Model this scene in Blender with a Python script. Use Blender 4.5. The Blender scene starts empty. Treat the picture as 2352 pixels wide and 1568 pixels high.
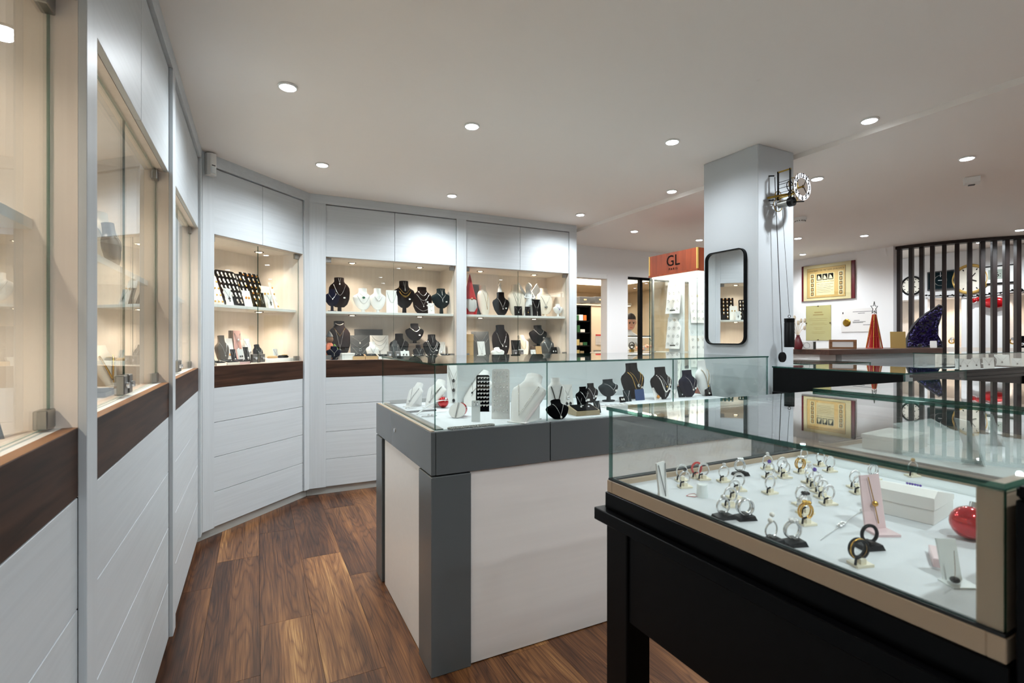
import bpy, math, random
from mathutils import Vector, Matrix
random.seed(7)
SC = bpy.context.scene
COL = SC.collection
PI = math.pi
# ------------------------------------------------------------------ camera, world, exposure
H = 1.40                                   # eye height
F = 1160.0                                 # focal length in pixels of the 2352 px frame
TH = math.radians(26.8)                    # camera heading, clockwise from +Y
ST, CT = math.sin(TH), math.cos(TH)
cam = bpy.data.cameras.new('camera'); camo = bpy.data.objects.new('camera', cam); COL.objects.link(camo)
camo.location = (0, 0, H); camo.rotation_euler = (PI/2, 0, -TH)
cam.sensor_width = 36; cam.lens = F/2352*36; cam.shift_y = -6/2352; cam.clip_start = .02; cam.clip_end = 60
cam.dof.use_dof = True; cam.dof.focus_distance = 2.8; cam.dof.aperture_fstop = 6.3
SC.camera = camo
w = bpy.data.worlds.new('world'); SC.world = w; w.use_nodes = True
w.node_tree.nodes['Background'].inputs[0].default_value = (.9, .95, 1, 1)
w.node_tree.nodes['Background'].inputs[1].default_value = .25
SC.view_settings.view_transform = 'Standard'; SC.view_settings.look = 'None'
SC.view_settings.exposure = 0.32; SC.view_settings.gamma = 1; SC.view_settings.use_curve_mapping = False
try:
    cy = SC.cycles
    cy.use_denoising = True; cy.max_bounces = 7; cy.diffuse_bounces = 4; cy.glossy_bounces = 4
    cy.use_adaptive_sampling = True; cy.adaptive_threshold = .1; cy.adaptive_min_samples = 16
    cy.transmission_bounces = 6; cy.transparent_max_bounces = 40; cy.caustics_reflective = False; cy.caustics_refractive = False
    cy.sample_clamp_indirect = 4
except Exception:
    pass
SPOT_W, NICHE_W, TOWER_W, SHOP_W, BACK_W = 67, 9.0, 2.2, 60, 6.0
COOL, WARM = (.89, .955, 1.0), (1.0, .84, .68)
Z_CEIL, Z_CEIL2, X_STEP = 2.69, 2.655, 3.36

# ------------------------------------------------------------------ helpers
def ray(u):
    k = (u-1176)/F
    return Vector((ST+k*CT, CT-k*ST, 0))
def at(u, v=None, z=None, X=None, Y=None):
    """point of the real place seen at (u,v): on a level plane z, or on the upright plane X= or Y="""
    D = ray(u)
    if z is not None: d = F*(H-z)/(v-778)
    elif X is not None: d = X/D.x
    else: d = Y/D.y
    p = D*d
    p.z = z if z is not None else (H-(v-778)*d/F if v is not None else 0)
    return p
def dep(p): return p[0]*ST+p[1]*CT
def mat_slots(me, mats):
    for m in (mats if isinstance(mats, (list, tuple)) else [mats]): me.materials.append(M[m] if isinstance(m, str) else m)
def tag(o, label=None, cat=None, group=None, kind=None):
    if label: o['label'] = label
    if cat: o['category'] = cat
    if group: o['group'] = group
    if kind: o['kind'] = kind
    return o
def thing(name, label, cat, loc=(0, 0, 0), rz=0, group=None):
    o = bpy.data.objects.new(name, None); COL.objects.link(o); o.empty_display_size = .05
    o.location = loc; o.rotation_euler = (0, 0, rz)
    return tag(o, label, cat, group)
def link(name, me, parent=None, loc=(0, 0, 0), rot=(0, 0, 0)):
    o = bpy.data.objects.new(name, me); COL.objects.link(o); o.location = loc; o.rotation_euler = rot
    if parent is not None: o.parent = parent
    return o
def dup(root, loc, rz, label=None, group=None):
    r = root.copy(); COL.objects.link(r); r.location = loc; r.rotation_euler = (0, 0, rz)
    if label: r['label'] = label
    if group: r['group'] = group
    for ch in list(root.children):
        c = ch.copy(); COL.objects.link(c); c.parent = r
        for g in list(ch.children):
            e = g.copy(); COL.objects.link(e); e.parent = c
    return r
class MB:
    def __init__(s): s.v = []; s.f = []; s.mi = []; s.sm = []; s.M = Matrix.Identity(4)
    def add(s, vs, fs, m=0, smooth=False):
        b = len(s.v)
        s.v += [tuple(s.M @ Vector(p)) for p in vs]
        for f in fs:
            s.f.append([b+i for i in f]); s.mi.append(m); s.sm.append(smooth)
        return s
    def box(s, x0, x1, y0, y1, z0, z1, m=0, edge=None, em=1):
        vs = [(x, y, z) for x in (x0, x1) for y in (y0, y1) for z in (z0, z1)]
        fs = {'x': [(0, 1, 3, 2), (4, 6, 7, 5)], 'y': [(0, 4, 5, 1), (2, 3, 7, 6)], 'z': [(0, 2, 6, 4), (1, 5, 7, 3)]}
        for ax in 'xyz': s.add(vs, fs[ax], em if (edge and ax != edge) else m)   # verts repeated per axis: crisp
        return s
    def cbox(s, c, sz, rot=None, m=0):
        R = (rot or Matrix.Identity(3)).to_4x4(); R.translation = Vector(c)
        o = s.M; s.M = o @ R
        x, y, z = (q/2 for q in sz)
        vs = [(a, b, d) for a in (-x, x) for b in (-y, y) for d in (-z, z)]
        s.add(vs, [(0, 1, 3, 2), (4, 6, 7, 5), (0, 4, 5, 1), (2, 3, 7, 6), (0, 2, 6, 4), (1, 5, 7, 3)], m); s.M = o
        return s
    def prism(s, poly, a, b, plane='xy', m=0, smooth=False):
        n = len(poly)
        pt = {'xy': lambda p, t: (p[0], p[1], t), 'xz': lambda p, t: (p[0], t, p[1]), 'yz': lambda p, t: (t, p[0], p[1])}[plane]
        vs = [pt(p, a) for p in poly]+[pt(p, b) for p in poly]
        s.add(vs, [list(range(n))[::-1], list(range(n, 2*n))], m)
        return s.add(vs, [(i, (i+1) % n, n+(i+1) % n, n+i) for i in range(n)], m, smooth)
    def loft(s, rings, m=0, cap=True, smooth=True, closed=True):
        n = len(rings[0]); vs = [p for r in rings for p in r]; fs = []
        for k in range(len(rings)-1):
            for i in range(n if closed else n-1):
                j = (i+1) % n
                fs.append((k*n+i, k*n+j, (k+1)*n+j, (k+1)*n+i))
        s.add(vs, fs, m, smooth)
        if cap and closed: s.add(rings[0], [list(range(n))[::-1]], m); s.add(rings[-1], [list(range(n))], m)
        return s
    def ell(s, prof, n=20, m=0, pw=1.0, cap=True):
        """prof rows: z, half width x, half depth y, y offset[, x offset]"""
        rs = []
        for p in prof:
            z, a, b, yo = p[:4]; xo = p[4] if len(p) > 4 else 0
            rg = []
            for i in range(n):
                t = 2*PI*i/n; c, q = math.cos(t), math.sin(t)
                rg.append((xo+a*math.copysign(abs(c)**pw, c), yo+b*math.copysign(abs(q)**pw, q), z))
            rs.append(rg)
        return s.loft(rs, m, cap)
    def tube(s, pts, r, n=6, m=0, closed=False):
        pts = [Vector(p) for p in pts]; N = len(pts); rs = []
        rr = r if isinstance(r, (list, tuple)) else [r]*N
        up = Vector((0, 0, 1)); prev = None
        for i, p in enumerate(pts):
            a = pts[(i-1) % N] if (closed or i > 0) else p; b = pts[(i+1) % N] if (closed or i < N-1) else p
            t = (b-a).normalized() if (b-a).length > 1e-9 else up
            x = (prev - t*prev.dot(t)) if prev is not None else t.cross(up if abs(t.z) < .95 else Vector((1, 0, 0)))
            if x.length < 1e-6: x = t.cross(Vector((1, 0, 0)))
            x.normalize(); prev = x; y = t.cross(x)
            rs.append([tuple(p+(x*math.cos(2*PI*k/n)+y*math.sin(2*PI*k/n))*rr[i]) for k in range(n)])
        if closed: rs.append(rs[0])
        return s.loft(rs, m, cap=not closed)
    def cyl(s, p0, p1, r0, r1=None, n=16, m=0): return s.tube([p0, p1], [r0, r0 if r1 is None else r1], n, m)
    def ball(s, c, r, n=14, m=0, sz=1, z0=-1, z1=1):
        k = max(6, n//2); pr = []
        for i in range(k+1):
            t = z0+(z1-z0)*i/k if False else None
        a0, a1 = math.asin(max(-1, z0)), math.asin(min(1, z1))
        rs = []
        for i in range(k+1):
            a = a0+(a1-a0)*i/k; rr = max(1e-5, math.cos(a))*r
            rs.append([(c[0]+rr*math.cos(2*PI*j/n), c[1]+rr*math.sin(2*PI*j/n), c[2]+r*sz*math.sin(a)) for j in range(n)])
        return s.loft(rs, m)
    def torus(s, c, R, r, axis='z', n=24, k=8, m=0):
        pts = []
        for i in range(n):
            t = 2*PI*i/n; a, b = R*math.cos(t), R*math.sin(t)
            pts.append({'z': (c[0]+a, c[1]+b, c[2]), 'y': (c[0]+a, c[1], c[2]+b), 'x': (c[0], c[1]+a, c[2]+b)}[axis])
        return s.tube(pts, r, k, m, closed=True)
    def mesh(s, name, mats):
        me = bpy.data.meshes.new(name); me.from_pydata(s.v, [], s.f); mat_slots(me, mats)
        me.polygons.foreach_set('material_index', s.mi); me.polygons.foreach_set('use_smooth', s.sm)
        me.update(); return me
    def build(s, name, mats, parent=None, loc=(0, 0, 0), rot=(0, 0, 0), bevel=0):
        o = link(name, s.mesh(name, mats), parent, loc, rot)
        if bevel:
            b = o.modifiers.new('bevel', 'BEVEL'); b.width = bevel; b.segments = 1; b.limit_method = 'ANGLE'
        return o
def B(*a, **k): return MB().box(*a, **k)
def bb(mb_args, name, mats, parent=None, bevel=0, **k):
    """one crisp box with welded corners (so it can be bevelled)"""
    x0, x1, y0, y1, z0, z1 = mb_args
    return MB().cbox(((x0+x1)/2, (y0+y1)/2, (z0+z1)/2), (x1-x0, y1-y0, z1-z0)).build(name, mats, parent, bevel=bevel, **k)
ORD = ('first', 'second', 'third', 'fourth', 'fifth', 'sixth', 'seventh', 'eighth', 'ninth', 'tenth', 'eleventh', 'twelfth')
def RX(a): return Matrix.Rotation(a, 4, 'X')
def text(body, size, name, matn, parent, loc, rot, depth=.0006, align='CENTER', bold=0):
    c = bpy.data.curves.new(name, 'FONT'); c.body = body; c.size = size; c.align_x = align; c.align_y = 'CENTER'
    c.extrude = depth; c.offset = bold; c.resolution_u = 3; c.materials.append(M[matn])
    o = link(name, c); dg = bpy.context.evaluated_depsgraph_get(); me = bpy.data.meshes.new_from_object(o.evaluated_get(dg))
    bpy.data.objects.remove(o); me.materials.clear(); me.materials.append(M[matn])
    return link(name, me, parent, loc, rot)
def spot(loc, energy, color, size=2.2, blend=.7, radius=.03, rot=(0, 0, 0), name='spot_light'):
    l = bpy.data.lights.new(name, 'SPOT'); l.energy = energy; l.color = color; l.spot_size = size; l.spot_blend = blend; l.shadow_soft_size = radius
    o = bpy.data.objects.new(name, l); COL.objects.link(o); o.location = loc; o.rotation_euler = rot
    return o

# ------------------------------------------------------------------ materials
M = {}
def srgb(r, g, b):
    f = lambda c: (c/255/12.92) if c/255 <= .04045 else ((c/255+.055)/1.055)**2.4
    return (f(r), f(g), f(b), 1)
def mat(name, rgb, rough=.5, metal=0, spec=.5, emit=None, es=0, coat=0, trans=0, alpha=1, sheen=0):
    m = bpy.data.materials.new(name); m.use_nodes = True; p = m.node_tree.nodes['Principled BSDF']
    p.inputs['Base Color'].default_value = srgb(*rgb); p.inputs['Roughness'].default_value = rough
    p.inputs['Metallic'].default_value = metal; p.inputs['Specular IOR Level'].default_value = spec
    p.inputs['Coat Weight'].default_value = coat; p.inputs['Coat Roughness'].default_value = .05
    p.inputs['Transmission Weight'].default_value = trans; p.inputs['Sheen Weight'].default_value = sheen
    if emit: p.inputs['Emission Color'].default_value = srgb(*emit); p.inputs['Emission Strength'].default_value = es
    M[name] = m; return m
def nodes(m): return m.node_tree.nodes, m.node_tree.links, m.node_tree.nodes['Principled BSDF']
def grain(name, c0, c1, scale, rough=.45, bump=.15, detail=6, dist=.6, spec=.4, rnd=True):
    m = mat(name, (128,)*3, rough, spec=spec); N, L, P = nodes(m)
    tc = N.new('ShaderNodeTexCoord'); mp = N.new('ShaderNodeMapping'); mp.inputs['Scale'].default_value = scale
    L.new(tc.outputs['Object'], mp.inputs['Vector'])
    if rnd:
        oi = N.new('ShaderNodeObjectInfo'); mu = N.new('ShaderNodeVectorMath'); mu.operation = 'MULTIPLY'
        mu.inputs[1].default_value = (37, 53, 71); L.new(oi.outputs['Random'], mu.inputs[0]); L.new(mu.outputs[0], mp.inputs['Location'])
    nz = N.new('ShaderNodeTexNoise'); nz.inputs['Scale'].default_value = 1; nz.inputs['Detail'].default_value = detail; nz.inputs['Distortion'].default_value = dist
    L.new(mp.outputs[0], nz.inputs['Vector'])
    cr = N.new('ShaderNodeValToRGB'); cr.color_ramp.elements[0].color = srgb(*c0); cr.color_ramp.elements[1].color = srgb(*c1)
    cr.color_ramp.elements[0].position = .3; cr.color_ramp.elements[1].position = .7
    L.new(nz.outputs['Fac'], cr.inputs[0]); L.new(cr.outputs[0], P.inputs['Base Color'])
    bp = N.new('ShaderNodeBump'); bp.inputs['Strength'].default_value = bump; bp.inputs['Distance'].default_value = .002
    L.new(nz.outputs['Fac'], bp.inputs['Height']); L.new(bp.outputs[0], P.inputs['Normal'])
    return m
WH0, WH1 = (190, 196, 199), (198, 204, 207)
grain('white_wood_h', WH0, WH1, (1.6, 30, 60), .42, .18)
grain('white_wood_v', WH0, WH1, (60, 30, 1.6), .42, .18)
grain('niche_white', (226, 216, 205), (233, 224, 214), (30, 30, 1.4), .5, .1)
grain('dark_wood', (34, 22, 17), (72, 48, 35), (2.2, 30, 34), .5, .3, spec=.18)
grain('ledge_wood', (120, 82, 52), (150, 106, 70), (2.2, 30, 34), .42, .2)
grain('dark_slat', (26, 18, 17), (40, 28, 25), (40, 40, 2.5), .42, .2)
grain('cherry_wood', (120, 52, 28), (146, 68, 38), (30, 30, 1.6), .35, .05)
grain('desk_wood', (58, 36, 28), (82, 52, 40), (2, 30, 30), .35, .1)
grain('cream_panel', (232, 228, 224), (235, 231, 227), (2, 30, 40), .3, .03, rnd=False)
mat('plinth', (178, 180, 176), .5)
mat('grey_lacquer', (92, 97, 99), .24, spec=.5)
mat('grey_lacquer_edge', (120, 118, 112), .3)
mat('black_lacquer', (5, 5, 6), .28, spec=.12)
mat('black', (6, 6, 7), .4, spec=.15)
mat('gap_black', (8, 7, 6), .8)
mat('beige_strip', (176, 156, 132), .45)
mat('white_tray', (208, 211, 214), .6)
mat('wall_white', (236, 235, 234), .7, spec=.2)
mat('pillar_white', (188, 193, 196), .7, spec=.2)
mat('ceiling_white', (242, 237, 231), .8, spec=.2)
mat('warm_wall', (226, 208, 182), .7, spec=.2)
mat('white_plastic', (226, 226, 222), .4)
mat('dial_white', (196, 196, 200), .6)
mat('white_velvet', (228, 227, 224), .75, sheen=.2)
mat('cream_velvet', (232, 220, 202), .75, sheen=.2)
mat('black_velvet', (9, 8, 10), .9, spec=.05)
mat('brown_velvet', (24, 15, 15), .9, spec=.05)
mat('grey_velvet', (98, 88, 80), .85, spec=.15)
mat('teal_velvet', (20, 34, 38), .85, spec=.06)
mat('navy_velvet', (10, 14, 36), .85, spec=.06)
mat('blue_card', (20, 58, 108), .6)
mat('white_card', (236, 234, 230), .6)
mat('clear_white', (226, 232, 232), .25)
mat('pink_card', (222, 178, 172), .55)
mat('pink_acrylic', (228, 202, 204), .2)
mat('kraft', (196, 158, 108), .7)
mat('gold_box', (168, 150, 116), .4, spec=.6)
mat('silver', (228, 229, 230), .22, .9)
mat('gold', (214, 170, 82), .2, 1)
mat('brass', (160, 130, 58), .28, 1)
mat('steel', (150, 150, 146), .32, 1)
mat('dark_steel', (70, 68, 64), .4, 1)
mat('pearl', (238, 234, 226), .2)
mat('purple_gem', (88, 60, 160), .1, coat=1)
mat('green_gem', (12, 92, 62), .12, coat=1)
mat('dark_gem', (20, 18, 22), .08, coat=1)
mat('red_gem', (200, 60, 60), .1, coat=1)
mat('amber_gem', (206, 140, 60), .2)
mat('red_ball', (196, 8, 22), .12, .55, coat=1)
mat('red_cloth', (176, 24, 26), .9)
mat('beard_grey', (196, 194, 190), .95)
mat('cream_clip', (232, 224, 200), .35)
mat('skin', (206, 150, 122), .5)
mat('hair', (42, 30, 24), .7)
mat('shirt', (226, 226, 226), .8)
mat('gold_frame', (196, 160, 86), .4, .3)
mat('parchment', (206, 164, 98), .6)
mat('parchment_light', (230, 208, 160), .6)
mat('parchment_ink', (92, 66, 34), .7)
mat('ink', (20, 17, 16), .8, spec=.05)
mat('maroon', (92, 14, 24), .4)
mat('paper_yellow', (206, 190, 128), .5)
mat('paper_white', (228, 224, 220), .5)
mat('clip_metal', (110, 96, 60), .4, .8)
mat('red_wire', (190, 40, 30), .4, .2)
mat('card_tan', (176, 146, 84), .7)
mat('seal', (28, 30, 31), .5)
mat('screen', (150, 160, 150), .3)
mat('clock_cream', (236, 230, 214), .5)
mat('dark_grey', (52, 54, 56), .5)
mat('green_box', (30, 90, 50), .6)
mat('orange_box', (206, 110, 40), .6)
mat('leaf_dry', (222, 206, 182), .8)
mat('rock_dark', (30, 28, 34), .8)
mat('crystal', (34, 22, 70), .12, coat=1)
mat('crystal_light', (96, 92, 140), .15, coat=1)
mat('patch_orange', (206, 116, 86), .9); mat('patch_green', (96, 132, 60), .9); mat('patch_brown', (112, 78, 52), .9)
mat('white_led', (255, 255, 255), .4, emit=(238, 246, 255), es=14)
mat('warm_led', (255, 255, 255), .4, emit=(255, 226, 186), es=9)
mat('panel_led', (255, 255, 255), .4, emit=(255, 244, 226), es=3.0)
for k_ in ('white_led', 'warm_led'): M[k_].cycles.emission_sampling = 'NONE'      # their light comes from the lamps beside them
mat('mirror', (236, 240, 240), .0, 1)
mat('foam_white', (240, 240, 240), .9)

def glass(name, tint, ior=1.5):
    m = bpy.data.materials.new(name); m.use_nodes = True; N, L = m.node_tree.nodes, m.node_tree.links; N.clear()
    o = N.new('ShaderNodeOutputMaterial'); mx = N.new('ShaderNodeMixShader'); t = N.new('ShaderNodeBsdfTransparent'); g = N.new('ShaderNodeBsdfGlossy')
    fr = N.new('ShaderNodeFresnel'); fr.inputs['IOR'].default_value = ior
    t.inputs[0].default_value = (*tint, 1); g.inputs['Roughness'].default_value = 0; g.inputs['Color'].default_value = (1, 1, 1, 1)
    ge = N.new('ShaderNodeNewGeometry'); mi = N.new('ShaderNodeMix'); mi.inputs[2].default_value = ior; mi.inputs[3].default_value = 1/ior   # same reflectance on either side of the pane
    L.new(ge.outputs['Backfacing'], mi.inputs[0]); L.new(mi.outputs[0], fr.inputs['IOR'])
    L.new(fr.outputs[0], mx.inputs[0]); L.new(t.outputs[0], mx.inputs[1]); L.new(g.outputs[0], mx.inputs[2]); L.new(mx.outputs[0], o.inputs[0])
    M[name] = m
glass('glass', (.965, .985, .975), 1.45)
def edge_glass():
    m = mat('glass_edge', (6, 52, 44), .12, spec=.6); N, L, P = nodes(m)
    t = N.new('ShaderNodeBsdfTransparent'); t.inputs[0].default_value = (.35, .75, .66, 1); mx = N.new('ShaderNodeMixShader'); mx.inputs[0].default_value = .25
    o = N['Material Output']; L.new(P.outputs[0], mx.inputs[1]); L.new(t.outputs[0], mx.inputs[2]); L.new(mx.outputs[0], o.inputs[0])
edge_glass()
GL = ['glass', 'glass_edge']
def floor_wood():
    m = mat('walnut_plank', (110, 70, 45), .34, spec=.4); N, L, P = nodes(m)
    tc = N.new('ShaderNodeTexCoord'); oi = N.new('ShaderNodeObjectInfo')
    mu = N.new('ShaderNodeVectorMath'); mu.operation = 'MULTIPLY'; mu.inputs[1].default_value = (31.7, 57.3, 91.1); L.new(oi.outputs['Random'], mu.inputs[0])
    # cathedral figure: long ellipses, bent by noise
    ad = N.new('ShaderNodeVectorMath'); ad.operation = 'ADD'; L.new(tc.outputs['Object'], ad.inputs[0]); L.new(mu.outputs[0], ad.inputs[1])
    n1 = N.new('ShaderNodeTexNoise'); n1.inputs['Scale'].default_value = 1; n1.inputs['Detail'].default_value = 3
    mp1 = N.new('ShaderNodeMapping'); mp1.inputs['Scale'].default_value = (4.2, .42, 1); L.new(ad.outputs[0], mp1.inputs[0]); L.new(mp1.outputs[0], n1.inputs['Vector'])
    ml = N.new('ShaderNodeMath'); ml.operation = 'MULTIPLY'; ml.inputs[1].default_value = 9; L.new(n1.outputs['Fac'], ml.inputs[0])
    sn = N.new('ShaderNodeMath'); sn.operation = 'SINE'; m6 = N.new('ShaderNodeMath'); m6.operation = 'MULTIPLY'; m6.inputs[1].default_value = 9.0
    L.new(ml.outputs[0], m6.inputs[0]); L.new(m6.outputs[0], sn.inputs[0])
    n2 = N.new('ShaderNodeTexNoise'); n2.inputs['Scale'].default_value = 1; n2.inputs['Detail'].default_value = 8; n2.inputs['Roughness'].default_value = .65
    mp2 = N.new('ShaderNodeMapping'); mp2.inputs['Scale'].default_value = (210, 3.2, 1); L.new(ad.outputs[0], mp2.inputs[0]); L.new(mp2.outputs[0], n2.inputs['Vector'])
    n3 = N.new('ShaderNodeTexNoise'); n3.inputs['Scale'].default_value = 1; n3.inputs['Detail'].default_value = 2
    mp3 = N.new('ShaderNodeMapping'); mp3.inputs['Scale'].default_value = (8, .55, 1); mp3.inputs['Location'].default_value = (5, 3, 0); L.new(ad.outputs[0], mp3.inputs[0]); L.new(mp3.outputs[0], n3.inputs['Vector'])
    def mth(op, a, b):
        q = N.new('ShaderNodeMath'); q.operation = op
        for i, x in enumerate((a, b)):
            if isinstance(x, (int, float)): q.inputs[i].default_value = x
            else: L.new(x, q.inputs[i])
        return q.outputs[0]
    ab = mth('POWER', mth('ABSOLUTE', sn.outputs[0], 0), .45)
    v = mth('ADD', mth('MULTIPLY', ab, .20), mth('MULTIPLY', n2.outputs['Fac'], .85))
    v = mth('ADD', v, mth('MULTIPLY', n3.outputs['Fac'], .95))
    v = mth('ADD', v, mth('MULTIPLY', oi.outputs['Random'], .26))
    v = mth('SUBTRACT', v, .70)
    cr = N.new('ShaderNodeValToRGB'); e = cr.color_ramp.elements
    e[0].position = .16; e[0].color = srgb(42, 24, 16); e[1].position = .86; e[1].color = srgb(184, 140, 88)
    for p_, c_ in ((.36, (76, 46, 29)), (.55, (112, 73, 44)), (.70, (142, 98, 60))):
        k = cr.color_ramp.elements.new(p_); k.color = srgb(*c_)
    L.new(v, cr.inputs[0]); L.new(cr.outputs[0], P.inputs['Base Color'])
    bp = N.new('ShaderNodeBump'); bp.inputs['Strength'].default_value = .12; bp.inputs['Distance'].default_value = .001
    L.new(n2.outputs['Fac'], bp.inputs['Height']); L.new(bp.outputs[0], P.inputs['Normal'])
floor_wood()
# ------------------------------------------------------------------ the setting
def struct(name, args, matn, label=None, bevel=0):
    o = bb(args, name, matn, bevel=bevel); o['kind'] = 'structure'
    if label: o['label'] = label
    return o
YB = 5.62                                                        # wall with the workshop door
fl = struct('floor', (-1.0, 9.6, -2.6, 9.7, -.05, -.012), 'gap_black', 'walnut plank floor')
PW, PLN = .2385, 1.30
pm = MB().cbox((0, 0, 0), (PW-.0014, PLN-.0014, .012)).mesh('plank', 'walnut_plank')
npl = 0
for i in range(-3, 32):
    xs = .0135+PW*i
    off = (0, .72, .35, 1.05, .55, .9)[i % 6]
    for j in range(-3, 6):
        yc = off+PLN*j+PLN/2+.15
        if yc-PLN/2 > YB+.4 or yc+PLN/2 < -1.2 or xs > 6.9: continue
        if npl >= 298: break
        npl += 1
        link('plank', pm, fl, (xs+PW/2, yc, -.006))
rest = bb((xs+PW, 9.6, -2.6, 9.7, -.012, 0), 'plank_area', 'walnut_plank', fl); rest['kind'] = 'stuff'
struct('ceiling', (-1.0, X_STEP, -2.6, YB+.12, Z_CEIL, Z_CEIL+.1), 'ceiling_white', 'white painted ceiling with recessed spotlights')
struct('ceiling_lowered', (X_STEP, 9.6, -2.6, YB+.12, Z_CEIL2, Z_CEIL2+.18), 'ceiling_white', 'slightly lower part of the white ceiling')
struct('ceiling_workshop', (2.6, 8.2, YB+.12, 9.7, 2.45, 2.55), 'warm_wall', 'workshop ceiling')
struct('wall_left', (-1.0, -.93, -2.6, 5.6, 0, Z_CEIL), 'wall_white', 'white wall behind the display cabinets')
struct('wall_rear', (-1.0, 9.6, -2.7, -2.6, 0, Z_CEIL), 'wall_white', 'white wall at the shop front')
struct('wall_right', (9.45, 9.55, -2.6, YB, 0, Z_CEIL2), 'wall_white', 'white wall behind the slat screen')
XC = 7.70
struct('wall_certificates', (XC, XC+.12, 3.78, YB, 0, Z_CEIL2), 'wall_white', 'white wall hung with framed certificates')
# door wall with a door opening and an internal window
DX0, DX1, DZ = 3.42, 4.31, 2.235
WX0, WX1, WZ0, WZ1 = 4.668, 5.95, .95, 2.28
wb = tag(bpy.data.objects.new('wall_back', None), 'white wall with workshop doorway and internal window', kind='structure'); COL.objects.link(wb)
for a in ((-.93, DX0, 0, Z_CEIL), (DX0, DX1, DZ, Z_CEIL), (DX1, WX0, 0, Z_CEIL), (WX0, WX1, 0, WZ0), (WX0, WX1, WZ1, Z_CEIL), (WX1, XC+.12, 0, Z_CEIL)):
    bb((a[0], a[1], YB, YB+.12, a[2], a[3]), 'wall_section', 'wall_white', wb)
dd = tag(bpy.data.objects.new('door_1', None), 'white door casing of the workshop doorway', kind='structure'); COL.objects.link(dd)
for a in ((DX1-.012, DX1+.05, 0, DZ+.05), (DX0-.05, DX0+.012, 0, DZ+.05), (DX0+.012, DX1-.012, DZ-.012, DZ+.05)):
    bb((a[0], a[1], YB-.012, YB+.132, a[2], a[3]), 'casing', 'wall_white', dd, bevel=.003)
wn = tag(bpy.data.objects.new('window_1', None), 'internal window with a thin black frame', kind='structure'); COL.objects.link(wn)
for a in ((WX0, WX0+.012, WZ0, WZ1), (WX0+.235, WX0+.285, WZ0, WZ1), (WX1-.02, WX1, WZ0, WZ1), (WX0+.012, WX1-.02, WZ1-.035, WZ1), (WX0+.012, WX1-.02, WZ0, WZ0+.04)):
    bb((a[0], a[1], YB+.02, YB+.07, a[2], a[3]), 'window_frame', 'black', wn)
for a in ((WX0+.012, WX0+.235), (WX0+.285, WX1-.02)):
    B(a[0], a[1], YB+.042, YB+.047, WZ0+.04, WZ1-.035, edge='y').build('pane', GL, wn)
# workshop shell
struct('wall_workshop_back', (2.6, 8.2, 9.5, 9.6, 0, 2.45), 'warm_wall', 'cream back wall of the workshop')
struct('wall_workshop_left', (2.6, 2.7, YB+.12, 9.5, 0, 2.45), 'warm_wall', 'cream left wall of the workshop')
struct('wall_workshop_right', (7.6, 7.7, YB+.12, 9.5, 0, 2.45), 'warm_wall', 'cream right wall of the workshop')
# pillar
PX0, PX1, PY0, PY1 = 2.955, 3.322, 2.245, 2.70
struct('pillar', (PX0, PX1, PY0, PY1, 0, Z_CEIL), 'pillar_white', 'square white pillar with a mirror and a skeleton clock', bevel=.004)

# ------------------------------------------------------------------ recessed ceiling spotlights
def lamp_meshes():
    r = MB(); r.torus((0, 0, 0), .042, .006, 'z', 24, 8)
    c = MB(); c.ell([(.0, .036, .036, 0), (.012, .034, .034, 0)], 20)
    return r.mesh('lamp_ring', 'white_plastic'), c.mesh('lamp_lens', 'white_led')
RING, LENS = lamp_meshes()
def downlight(u, v, label, k=1):
    z = Z_CEIL; p = at(u, v, z=z)
    if p.x > X_STEP: z = Z_CEIL2; p = at(u, v, z=z)
    downlight_xy(p.x, p.y, z, label, k)
def downlight_xy(x, y, z, label, k=1):
    t = thing('ceiling_spotlight', label, 'spotlight', (x, y, z), 0, 'recessed ceiling spotlights')
    link('ring', RING, t, (0, 0, -.004)); link('lens', LENS, t, (0, 0, -.0125))
    spot((x, y, z-.02), SPOT_W*k, COOL, 2.8, .75, .035)
for u, v, l in ((661, 198, 'large bright ceiling spotlight nearest the straight run of white cabinets'),
                (1084, 288, 'ceiling spotlight high above the near corner of the grey counter'),
                (740, 377, 'ceiling spotlight in front of the angled corner cabinet'),
                (1544, 324, 'ceiling spotlight before the pillar, above the black velvet busts of the counter'),
                (1038, 448, 'ceiling spotlight over the gap between the two wide wall cabinets'),
                (1543, 438, 'ceiling spotlight above the black GL lettering, left of the pillar top'),
                (1333, 492, 'ceiling spotlight at the end of the white cabinets by the doorway'),
                (1457, 530, 'ceiling spotlight near the internal window wall'),
                (1606, 550, 'ceiling spotlight right above the cherry wood header, touching the pillar edge'),
                (1997, 275, 'ceiling spotlight on the ceiling step, right of the pillar'),
                (1877, 409, 'ceiling spotlight directly behind the skeleton clock dial'),
                (2221, 362, 'ceiling spotlight beside the white smoke detector box'),
                (1985, 540, 'ceiling spotlight over the red and gold diploma'),
                (1844, 583, 'small ceiling spotlight next to the pillar, above the diploma corner'),
                (2342, 527, 'ceiling spotlight over the slat screen at the right picture edge')):
    downlight(u, v, l, {661: .8, 1544: .55, 1543: .8, 1877: .8}.get(u, 1))      # dimmed where a lamp sits close to a wall
for x, y in ((.75, -.35), (.75, -1.7), (2.3, .6), (2.3, -.9), (2.6, -2.0), (4.6, .1), (4.6, -1.5), (6.6, .3), (6.6, -1.5), (6.0, 4.0), (8.3, 1.6), (8.35, 3.1), (8.3, 4.6)):
    downlight_xy(x, y, Z_CEIL if x < X_STEP else Z_CEIL2, 'recessed ceiling spotlight outside the picture')

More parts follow.
